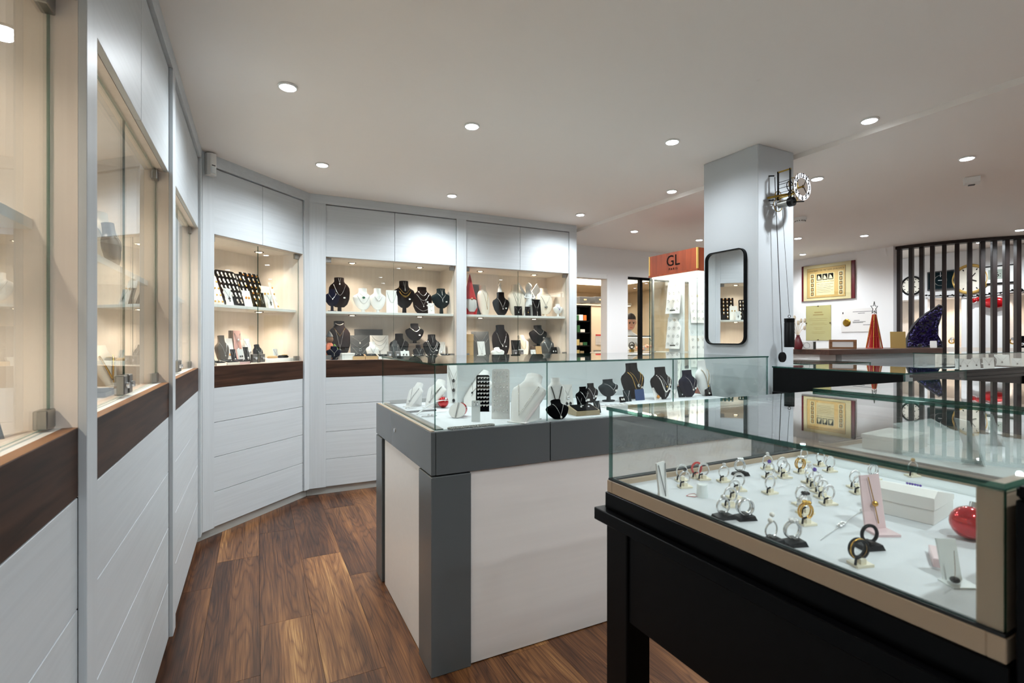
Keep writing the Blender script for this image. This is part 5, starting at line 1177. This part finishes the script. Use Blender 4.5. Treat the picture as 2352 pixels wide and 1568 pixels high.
# amethyst geode
p, d = onl(2127); s = d/F
t = thing('amethyst_geode', 'tall dark amethyst cathedral geode on the ledge', 'geode', tuple(p), -.95)
ol = [(-38, 0), (-36, 18), (-33, 34), (-26, 50), (-14, 66), (2, 80), (14, 90), (22, 96), (28, 93), (28, 84), (23, 66), (20, 48), (20, 28), (26, 10), (28, 0)]
ol = [(a*s, b*s) for a, b in ol]; cxm, czm = -4*s, 38*s
rs = []
for y, f in ((-.06, .93), (-.07, 1.0), (0, 1.05), (.07, .9), (.11, .5)): rs.append([(cxm+(a-cxm)*f*(1+.04*math.sin(i*2.3+y*40)), y+.006*math.sin(i*1.7), max(0, czm+(b-czm)*f)) for i, (a, b) in enumerate(ol)])
MB().loft(rs, 0, smooth=False).build('outer_rock', 'rock_dark', t)
m = MB(); random.seed(3)
def inside(x, z, f):
    pl = [(cxm+(a-cxm)*f, czm+(b-czm)*f) for a, b in ol]; c = False
    for i in range(len(pl)):
        (x1, z1), (x2, z2) = pl[i], pl[i-1]
        if (z1 > z) != (z2 > z) and x < (x2-x1)*(z-z1)/(z2-z1)+x1: c = not c
    return c
k = 0
while k < 620:
    x, z = random.uniform(-.24, .2), random.uniform(.0, .6)
    if not inside(x, z, .93): continue
    k += 1; r = random.uniform(.006, .014); L_ = r*random.uniform(1, 2); y0 = -.058; a0 = random.random()*2
    tip = (x+random.uniform(-.4, .4)*r, y0-L_, z+random.uniform(-.4, .4)*r); rim = not inside(x, z, .72)
    vs = [(x+r*math.cos(a0+i*PI/3), y0, z+r*math.sin(a0+i*PI/3)) for i in range(6)]+[tip]
    m.add(vs, [(i, (i+1) % 6, 6) for i in range(6)], 1 if (rim and random.random() < .5) else 0)
o = m.build('crystals', ['crystal', 'crystal_light'], t); o['kind'] = 'stuff'
p2, d2 = onl(2144, 3.20)
t = thing('price_card', 'small white card leaning before the amethyst geode', 'card', tuple(p2), -.9); m = MB(); m.M = RX(-.1); m.prism(rrect(.068, .085, .008, 3), 0, .004, 'xz'); o = m.build('card', 'white_card', t); o.location.z = .043
p2, d2 = onl(2113, 3.20); t = thing('round_badge', 'small round dark badge at the foot of the geode', 'badge', tuple(p2), -.9); m = MB(); m.torus((0, 0, .026), .02, .004, 'y'); m.cyl((0, .002, .026), (0, .006, .026), .02); m.build('disc', 'dark_grey', t)
p, d = onl(2063, 3.28); hh = 38*d/F
card((p.x, p.y, p.z), -.9, .15, hh, 'card_tan', 'tan lined card standing beside the geode', tilt=.1, name='lined_card')
for k in range(7): pass
p, d = onl(1936, 3.3)
t = thing('photo_frame', 'small brown wooden picture frame on the ledge', 'frame', tuple(p), -.8); w_, h_ = .26, .10
for a in ((-w_/2, w_/2, h_-.02, h_), (-w_/2, w_/2, 0, .02)): bb((a[0], a[1], 0, .02, a[2], a[3]), 'moulding', 'ledge_wood', t)
for a in ((-w_/2, -w_/2+.03), (w_/2-.03, w_/2)): bb((a[0], a[1], 0, .02, .02, h_-.02), 'moulding', 'ledge_wood', t)
bb((-w_/2+.03, w_/2-.03, .008, .014, .02, h_-.02), 'picture', 'paper_white', t)
p, d = onl(1853, 3.36)
t = thing('table_clock', 'small silver table clock at the left end of the ledge', 'clock', tuple(p), -.8)
bb((-.085, -.062, 0, .04, 0, .08), 'side_bar', 'dark_steel', t); bb((.062, .085, 0, .04, 0, .08), 'side_bar', 'dark_steel', t); bb((-.062, .062, .008, .03, .004, .076), 'face', 'paper_white', t); MB().torus((0, .006, .04), .03, .003, 'y').build('dial_rim', 'silver', t)
p, d = onl(1833, 3.40)
t = thing('dried_bouquet', 'dark red vase of dried pale leaves next to the pillar', 'vase', tuple(p), 0)
MB().ell([(0, .035, .035, 0), (.04, .05, .05, 0), (.10, .03, .03, 0), (.14, .015, .015, 0), (.15, .02, .02, 0)], 16).build('vase', 'maroon', t)
for k in range(7):
    a = -.9+k*.3; L_ = .14+.03*(k % 3); m = MB(); tx, tz = math.sin(a)*L_, math.cos(a)*L_
    m.tube([(0, 0, .14), (tx*.6, .01, .14+tz*.7), (tx, 0, .14+tz)], [.003, .003, .002], 5); m.ball((tx, 0, .14+tz), .014, 8, 0, 1.8); m.build('leaf_stem', 'leaf_dry', t)

# ------------------------------------------------------------------ slat screen
P0, P1, P2 = Vector((7.82, 3.785, 0)), Vector((7.985, 3.18, 0)), Vector((8.34, 2.675, 0))
def curve(s):   # quadratic through the three points
    return P0*(2*(s-.5)*(s-1))+P1*(-4*s*(s-1))+P2*(2*s*(s-.5))
t = thing('slat_screen', 'curved screen of upright dark wooden slats', 'screen', (0, 0, 0))
us = [2066, 2093, 2117, 2142, 2169, 2198, 2227, 2256, 2283, 2311, 2337, 2364, 2392]
for u in us:
    D = ray(u); best = min((abs((curve(s/400).x*D.y-curve(s/400).y*D.x)), s/400) for s in range(-20, 520))
    c = curve(best[1]); tg = (curve(best[1]+.01)-curve(best[1]-.01)).normalized(); ang = math.atan2(tg.y, tg.x)
    m = MB(); m.cbox((0, 0, Z_CEIL2/2-.02), (.045, .075, Z_CEIL2-.045)); m.build('slat', 'dark_slat', t, (c.x, c.y, 0), (0, 0, ang), bevel=.002)
m = MB(); m.loft([[tuple(curve(s/20)+Vector((a, 0, z))) for a, z in ((-.07, Z_CEIL2-.042), (.07, Z_CEIL2-.042), (.07, Z_CEIL2-.001), (-.07, Z_CEIL2-.001))] for s in range(-1, 25)], smooth=False); m.build('top_rail', 'dark_slat', t)
# ------------------------------------------------------------------ display wall behind the slats
XW = 9.0
t = thing('watch_cabinet', 'cream lit wall cabinet for watches behind the slat screen', 'cabinet', (0, 0, 0))
ZN0, ZN1 = 1.28, 2.0
bb((XW, XW+.42, 1.2, 5.0, ZN1+.001, Z_CEIL2-.002), 'fascia', 'wall_white', t); bb((XW, XW+.42, 1.2, 5.0, 0, ZN0), 'lower_body', 'niche_white', t)
bb((XW+.40, XW+.42, 1.2, 5.0, ZN0+.001, ZN1), 'back_panel', 'niche_white', t)
def yw(u): return at(u, Y=None, X=XW).y
for a, b in ((yw(2221)+.004, yw(2212)+.02), (yw(2306), yw(2222)), (yw(2130), yw(2120)), (1.2, 1.25), (4.95, 5.0)): bb((XW+.001, XW+.40, min(a, b), max(a, b), ZN0+.001, ZN1), 'divider', 'wall_white', t)
for y0 in (yw(2095), yw(2160), yw(2340), yw(2190)):
    spot((XW+.15, y0, ZN1-.02), BACK_W, WARM, 2.4, .8, .03)
def wall_clock(u, v, r, lab, rim, face, square=False, wdt=None):
    p = at(u, v, X=XW-.001); t = thing('wall_clock', lab, 'clock', tuple(p), -PI/2, 'wall clocks behind the slats')
    if square:
        bb((-wdt, wdt, -.03, 0, -r, r), 'case', rim, t, bevel=.004); bb((-wdt*.9, wdt*.9, -.033, -.0305, -r*.86, r*.86), 'face', face, t)
    else:
        m = MB(); m.torus((0, -.015, 0), r*.95, r*.1, 'y', 32, 8); m.build('rim', rim, t); MB().cyl((0, -.012, 0), (0, -.001, 0), r*.95, n=32).build('face', face, t)
        for k in range(12):
            a = k*PI/6; m = MB(); m.box(-.006, .006, -.015, -.0125, r*.68, r*.80); m.build('hour_mark', 'ink', t, rot=(0, a, 0))
        bb((-.005, .005, -.019, -.016, -.02, r*.5), 'hand', 'ink', t, rot=(0, .65, 0)); bb((-.006, .006, -.023, -.020, -.02, r*.4), 'hand', 'ink', t, rot=(0, 2.0, 0))
    return t
wall_clock(2095, 656, .145, 'round wall clock with a thick dark rim behind the first slats', 'black', 'clock_cream')
t = wall_clock(2163, 644, .14, 'square slate-grey wall clock behind the slats', 'dark_grey', 'teal_velvet', True, .17)
MB().torus((0, -.036, 0), .075, .004, 'y', 24, 6).build('dial_ring', 'steel', t); bb((-.03, .03, -.038, -.0345, -.003, .003), 'hand', 'silver', t); bb((-.003, .003, -.038, -.0345, .05, .12), 'hand', 'silver', t)
wall_clock(2229, 641, .205, 'cream round wall clock with a thin gold rim behind the slats', 'gold_frame', 'clock_cream')
t = wall_clock(2302, 630, .125, 'white digital wall clock showing 16 behind the slats', 'black', 'white_plastic', True, .185)
bb((-.135, .06, -.036, -.0335, -.06, .07), 'display', 'screen', t); text('16:1', .09, 'digits', 'ink', t, (-.03, -.0365, .0), (PI/2, 0, 0)); text('16', .03, 'digits', 'ink', t, (.03, -.0365, .055), (PI/2, 0, 0))
def orn(u, v, rx, rz_, lab):
    p = at(u, v, X=XW-.06); t = thing('christmas_ball', lab, 'ornament', tuple(p), -PI/2, 'red ornaments behind the slats')
    m = MB(); m.ell([(rz_*math.sin(a), rx*math.cos(a)+1e-4, rz_*1.0*math.cos(a)*.6+1e-4, 0) for a in [(-PI/2+PI*k/12) for k in range(13)]], 20); m.build('ball', 'red_ball', t)
    MB().tube([(0, 0, rz_), (0, .03, rz_+.06)], .002, 4).build('string', 'dark_steel', t)
orn(2284, 695, .14, .075, 'large flattened red bauble behind the slats'); orn(2236, 690, .032, .032, 'small red bauble left of the large one'); orn(2246, 687, .032, .032, 'small red bauble touching its neighbour behind the slats')
m = MB(); pts = [at(u, v, X=XW-.03) for u, v in ((2140, 680), (2190, 678), (2235, 681), (2270, 676), (2290, 673), (2320, 668), (2350, 667), (2390, 664))]; m.tube([tuple(a) for a in pts], .008, 6); random.seed(5)
for a in pts:
    for k in range(6): m.ball((a.x-.01, a.y+random.uniform(-.12, .12), a.z+random.uniform(-.012, .02)), .012, 6)
tag(m.build('garland', 'black'), 'dark Christmas garland strung under the wall clocks', 'garland')
for k, (u, x, lab) in enumerate(((2080, 9.1, 'leftmost pale watch stand behind the slats'), (2153, 9.08, 'watch on a stand behind the geode tip'), (2158, 9.2, 'second watch on a stand beside the geode tip'), (2186, 9.1, 'watch on a stand left of the wood-grain divider'), (2192, 9.22, 'watch stand hidden behind a slat'), (2327, 9.1, 'watch on a stand near the right picture edge'))):
    y = at(u, X=x).y; t = thing('watch_stand', lab, 'watch', (x, y, ZN0+.0012), -PI/2+.2, 'watches behind the slats')
    m = MB(); m.torus((0, 0, .085), .032, .009, 'y', 20, 8); m.build('strap', G_ if k % 2 else S_, t); MB().cyl((0, -.02, .115), (0, -.032, .118), .02, n=16).build('watch_case', S_, t); bb((-.03, .03, -.03, .03, 0, .045), 'stand', 'clear_white', t)
card((9.1, at(2348, X=9.1).y, ZN0+.0012), -PI/2, .12, .16, 'black_velvet', 'black necklace card behind the slats at the right edge', 'black card at the far right', [('v', S_, 'disc', S_, .4)], tilt=.1)
# far showcase contents
FZ = 1.256-.166-.012
for u, w_, h_, mt, lab in ((2206, .11, .12, 'white_velvet', 'white stand at the left of the far showcase'), (2222, .13, .11, 'white_card', 'white card with a chain in the far showcase'), (2243, .10, .12, 'white_velvet', 'white card with a gold pendant in the far showcase'), (2272, .13, .12, 'white_card', 'white card under the black bust in the far showcase'), (2302, .20, .14, 'white_card', 'wide white board in the far showcase'), (2337, .13, .10, 'white_card', 'white card near the right edge in the far showcase')):
    p = at(u, Y=2.56 if u not in (2302,) else 2.68); card((p.x, p.y, FZ+.0005), -.8, w_*.72, h_, mt, lab, lab.replace('in the far showcase', 'of the far case'), [('v', 'steel', 'drop', D_, .45)], tilt=.15)
p = at(2281, Y=2.68); bust((p.x, p.y, FZ+.0005), 0, .15, .07, 'black_velvet', 'black bust among white cards in the far showcase', 'black bust of the far case', [(S_, .74, .4, True, .4)])
p = at(2257, Y=2.62); card((p.x, p.y, FZ+.0005), 0, .05, .10, 'black_velvet', 'narrow black card in the far showcase', 'narrow black card of the far case', [('e', S_, None, 'pearl', .5)], tilt=.15)

# ------------------------------------------------------------------ workshop behind the doorway
t = thing('workshop_lamp', 'long bright lamp high on the workshop wall', 'lamp', (0, 0, 0))
bb((3.2, 7.5, 8.9, 9.05, 2.14, 2.2), 'housing', 'white_plastic', t); bb((3.22, 7.48, 8.91, 9.04, 2.132, 2.1395), 'tube', 'panel_led', t); [bb((x, x+.03, 8.96, 8.99, 2.2005, 2.4495), 'hanger', 'steel', t) for x in (3.6, 5.3, 7.0)]
l = bpy.data.lights.new('workshop_light', 'AREA'); l.shape = 'RECTANGLE'; l.size = 2.6; l.size_y = 1.2; l.energy = SHOP_W; l.color = (1, .90, .76)
lo = bpy.data.objects.new('workshop_light', l); COL.objects.link(lo); lo.location = (5.0, 7.4, 2.43)
t = thing('ceiling_light_panel', 'ceiling light panel in the workshop', 'lamp', (0, 0, 0)); bb((3.7, 6.3, 6.8, 8.0, 2.435, 2.449), 'panel', 'panel_led', t)
RY = 7.3
xa, xb = at(1300, Y=RY).x, at(1357, Y=RY).x
t = thing('shelf_rack', 'dark shelf rack full of parts boxes in the workshop', 'shelf', (0, 0, 0))
zs = [H-(v-778)*dep(at(1340, Y=RY))/F for v in (702, 736, 763, 793, 820, 850)]
for z in zs: bb((xa, xb, RY, RY+.30, z-.02, z), 'shelf_board', 'black', t)
for x in (xa, xb-.02): bb((x, x+.02, RY, RY+.30, 0, zs[0]+.001), 'upright', 'black', t)
bb((xa, xb, RY+.305, RY+.32, 0, zs[0]), 'back_board', 'dark_grey', t)
random.seed(11); cols = ['green_box', 'white_card', 'orange_box', 'gold_box', 'kraft', 'white_card', 'paper_yellow', 'green_box']
names = {'green_box': 'green', 'white_card': 'white', 'orange_box': 'orange', 'gold_box': 'bronze', 'kraft': 'tan', 'paper_yellow': 'yellowish'}
shelfn = ['', 'second', 'third', 'fourth', 'lowest', 'hidden']
for k in range(1, 5):
    x = xa+.08; n_ = 0
    while x < xb-.12:
        w_ = random.uniform(.05, .11); hh = random.uniform(.05, .14); c_ = cols[(k*3+n_*5) % 8]; n_ += 1
        o = bb((x, x+w_, RY+.02, RY+.2, zs[k]+.0005, zs[k]+hh), 'parts_box', c_, None, bevel=.002); tag(o, '%s parts box, %s from the left on the %s shelf of the workshop rack' % (names[c_], ORD[n_-1], shelfn[k]), 'box', 'parts boxes on the workshop rack'); x += w_+.012
for u, lab in ((1335, 'dark crate on top of the workshop rack, left one'), (1370, 'dark crate high on the workshop wall unit, right one')):
    p = at(u, Y=RY+.2); d = dep(p); z = H-(697-778)*d/F; o = thing('storage_crate', lab, 'crate', (p.x, p.y, z), 0); bb((-.11, .11, -.12, .12, .0, .115), 'crate', 'dark_grey', o, bevel=.004); bb((-.03, .03, -.126, -.1205, .05, .075), 'label_plate', 'gold_box', o)
xc_ = at(1358, Y=RY).x+.012; o = thing('wall_unit', 'cream cupboard beside the workshop rack', 'cupboard', (0, 0, 0)); bb((xc_, xc_+.62, RY+.02, RY+.4, 0, zs[0]+.01), 'body', 'warm_wall', o); bb((xa, xc_+.62, RY, RY+.4, zs[0]+.0105, zs[0]+.03), 'top_board', 'warm_wall', o)
p = at(1377, 779, Y=RY+.012); t = thing('wall_calendar', 'paper calendar hung on the cream cupboard', 'calendar', tuple(p), 0); bb((-.085, .085, 0, .006, -.10, .09), 'sheet', 'paper_white', t); bb((-.085, .085, -.003, -.0005, .06, .09), 'header', 'red_gem', t)
for k in range(5): bb((-.08, .08, -.002, -.0005, -.09+.03*k, -.088+.03*k), 'grid_line', 'dark_grey', t)
o = thing('paper_tray', 'small tray of papers below the calendar', 'tray', tuple(at(1377, 812, Y=RY-.03)), 0); bb((-.10, .10, -.03, .04, 0, .02), 'tray', 'kraft', o); bb((-.09, .09, -.02, .035, .0205, .035), 'papers', 'paper_white', o); bb((-.1, .1, .035, .04, .0, .06), 'bracket', 'steel', o)
# workbench with lamp and a clock movement
bx = at(1446, Y=6.05).x
t = thing('workbench', 'pale workbench behind the internal window', 'bench', (0, 0, 0)); bb((bx-.55, bx+1.2, 5.85, 6.30, 1.16, 1.20), 'bench_top', 'cream_panel', t); [bb((x, x+.05, 5.9, 6.25, 0, 1.1595), 'leg', 'cream_panel', t) for x in (bx-.5, bx+1.1)]
t = thing('bench_lamp', 'bright flat lamp over the workbench', 'lamp', (bx+.18, 6.02, 1.2005), 0); MB().cyl((.25, 0, 0), (.25, 0, .012), .05).build('base', 'steel', t); MB().tube([(.25, 0, .012), (.27, .03, .15), (.16, 0, .235)], .008, 8).build('arm', 'steel', t); sh = bb((-.22, .18, -.05, .05, .225, .25), 'shade', 'steel', t); bb((-.21, .17, -.045, .045, .219, .2245), 'tube', 'panel_led', t)
p = at(1451, 791, Y=5.98); t = thing('clock_movement', 'brass clock movement held over the workbench', 'movement', (p.x, p.y, 1.2005), 0)
m = MB(); m.torus((0, 0, .10), .05, .008, 'y', 20, 6); m.torus((.02, .02, .09), .03, .005, 'y', 16, 6); m.cyl((0, -.02, .10), (0, .03, .10), .012); m.cyl((-.03, 0, .10), (.04, 0, .13), .004); m.build('gear_train', 'dark_steel', t); bb((-.03, .03, -.02, .02, 0, .045), 'holder', 'brass', t)
t = thing('bench_tools', 'small brass tool holder on the workbench', 'tools', (at(1472, Y=6.1).x, 6.1, 1.2005), 0); MB().ell([(0, .03, .03, 0), (.07, .035, .035, 0)], 12).build('pot', 'brass', t); [MB().cyl((.01*k, 0, .06), (.03*k, .01, .15), .004, n=6).build('tool', 'dark_steel', t) for k in (-1, 0, 1)]
# person: one skinned body, bent over the bench
def person():
    hx = at(1437, Y=6.42).x
    t = thing('person', 'person in a white shirt bent over the workbench behind the window', 'person', (hx, 6.42, 0), 0)
    V = []; E = []; R = []
    def v(p, r, par=None):
        V.append(p); R.append(r); i = len(V)-1
        if par is not None: E.append((par, i))
        return i
    pel = v((0, .12, .95), .14); b1 = v((0, .10, 1.12), .135, pel); b2 = v((0, .04, 1.30), .15, b1); b3 = v((0, -.02, 1.44), .14, b2); nk = v((0, -.05, 1.53), .06, b3); n2 = v((.004, -.075, 1.585), .056, nk)
    for s in (-1, 1):
        k = v((s*.10, .12, .86), .095, pel); k2 = v((s*.11, .08, .48), .065, k); k3 = v((s*.11, .12, .08), .045, k2); v((s*.12, 0, .035), .04, k3)
    def arm(s, elbow, wrist):
        sh = v((s*.175, -.01, 1.43), .065, b3); e = v(elbow, .045, sh); w_ = v(wrist, .03, e); return w_
    arm(1, (.25, -.10, 1.22), (.12, -.36, 1.29)); arm(-1, (-.25, -.10, 1.22), (-.10, -.34, 1.26))
    me = bpy.data.meshes.new('body'); me.from_pydata(V, E, []); o = link('shirt', me, t); mat_slots(me, 'shirt')
    sk = o.modifiers.new('skin', 'SKIN'); o.modifiers.new('sub', 'SUBSURF').levels = 1; o.modifiers['sub'].render_levels = 1
    for i, d_ in enumerate(me.skin_vertices[0].data): d_.radius = (R[i], R[i]); d_.use_root = (i == 0)
    # head
    hd = MB(); hd.M = Matrix.Translation((.006, -.10, 1.56)) @ Matrix.Rotation(-.5, 4, 'Z') @ RX(.32)
    hd.ell([(-.01, .045, .05, .02), (.0, .05, .062, .005), (.03, .064, .08, -.005), (.07, .073, .092, 0), (.12, .078, .100, .004), (.17, .076, .098, .008), (.21, .06, .08, .012), (.235, .03, .04, .014), (.241, .006, .008, .014)], 20)
    hd.prism([(-.085, .085), (-.118, .078), (-.113, .070), (-.085, .068)], -.011, .011, 'yz'); hd.ball((-.08, .01, .10), .018, 8, 0, 1.6); hd.ball((.08, .01, .10), .018, 8, 0, 1.6)
    for x in (-.03, .03): hd.ball((x, -.086, .118), .011, 8, 1); hd.cbox((x, -.096, .136), (.034, .008, .006), None, 1)
    hd.cbox((0, -.083, .045), (.045, .012, .007), None, 2); h_o = hd.build('head', ['skin', 'hair', 'red_gem'], t)
    hr = MB(); hr.M = Matrix.Translation((.006, -.10, 1.56)) @ Matrix.Rotation(-.5, 4, 'Z') @ RX(.32)
    hr.ell([(.08, .070, .05, .058), (.12, .083, .075, .036), (.165, .083, .098, .016), (.20, .074, .095, .008), (.235, .050, .068, .006), (.256, .012, .016, .01)], 20); hr.build('hair', 'hair', t)
    # hands with five fingers
    for s, w_ in ((1, Vector((.12, -.36, 1.29))), (-1, Vector((-.10, -.34, 1.26)))):
        V2 = [tuple(w_), tuple(w_+Vector((-.03*s, -.06, .0)))]; E2 = [(0, 1)]; R2 = [.026, .032]
        for f in range(4):
            b = w_+Vector((-.03*s+(f-1.5)*.019, -.085, .004)); V2.append(tuple(b)); E2.append((1, len(V2)-1)); R2.append(.0095)
            V2.append(tuple(b+Vector((-.006*s, -.034, -.008)))); E2.append((len(V2)-2, len(V2)-1)); R2.append(.009)
            V2.append(tuple(b+Vector((-.010*s, -.048-.004*(f in (1, 2)), -.032)))); E2.append((len(V2)-2, len(V2)-1)); R2.append(.0078)
        b = w_+Vector((-.05*s, -.03, -.008)); V2.append(tuple(b)); E2.append((0, len(V2)-1)); R2.append(.012); V2.append(tuple(b+Vector((-.022*s, -.04, -.018)))); E2.append((len(V2)-2, len(V2)-1)); R2.append(.0095)
        me2 = bpy.data.meshes.new('hand'); me2.from_pydata(V2, E2, []); mat_slots(me2, 'skin'); ho = link('hand', me2, t); ho.modifiers.new('skin', 'SKIN'); ho.modifiers.new('sub', 'SUBSURF').render_levels = 1
        for i, d_ in enumerate(me2.skin_vertices[0].data): d_.radius = (R2[i], R2[i]); d_.use_root = (i == 0)
person()
# ------------------------------------------------------------------ detectors on the ceiling
p = at(2232, 408, z=Z_CEIL2); t = thing('ceiling_sensor', 'white wedge-shaped sensor on the lowered ceiling', 'sensor', (p.x, p.y, Z_CEIL2-.0005), .5)
m = MB(); m.prism([(-.05, 0), (.05, 0), (.05, -.03), (.02, -.055), (-.04, -.045)], -.045, .045, 'xz'); m.build('housing', 'white_plastic', t, bevel=.005); bb((.0, .03, -.02, .02, -.056, -.05), 'vent', 'dark_grey', t)
p = at(1838, 500, z=Z_CEIL2); t = thing('smoke_detector', 'round white smoke detector just right of the pillar', 'detector', (p.x, p.y, Z_CEIL2-.0005), 0)
MB().ell([(0, .06, .06, 0), (-.02, .06, .06, 0), (-.03, .05, .05, 0), (-.045, .045, .045, 0)], 24).build('housing', 'white_plastic', t)
for k in range(14): a = k*PI/7; m = MB(); m.cbox((.0475*math.cos(a), .0475*math.sin(a), -.036), (.006, .008, .008)); m.build('vent_slot', 'dark_grey', t)
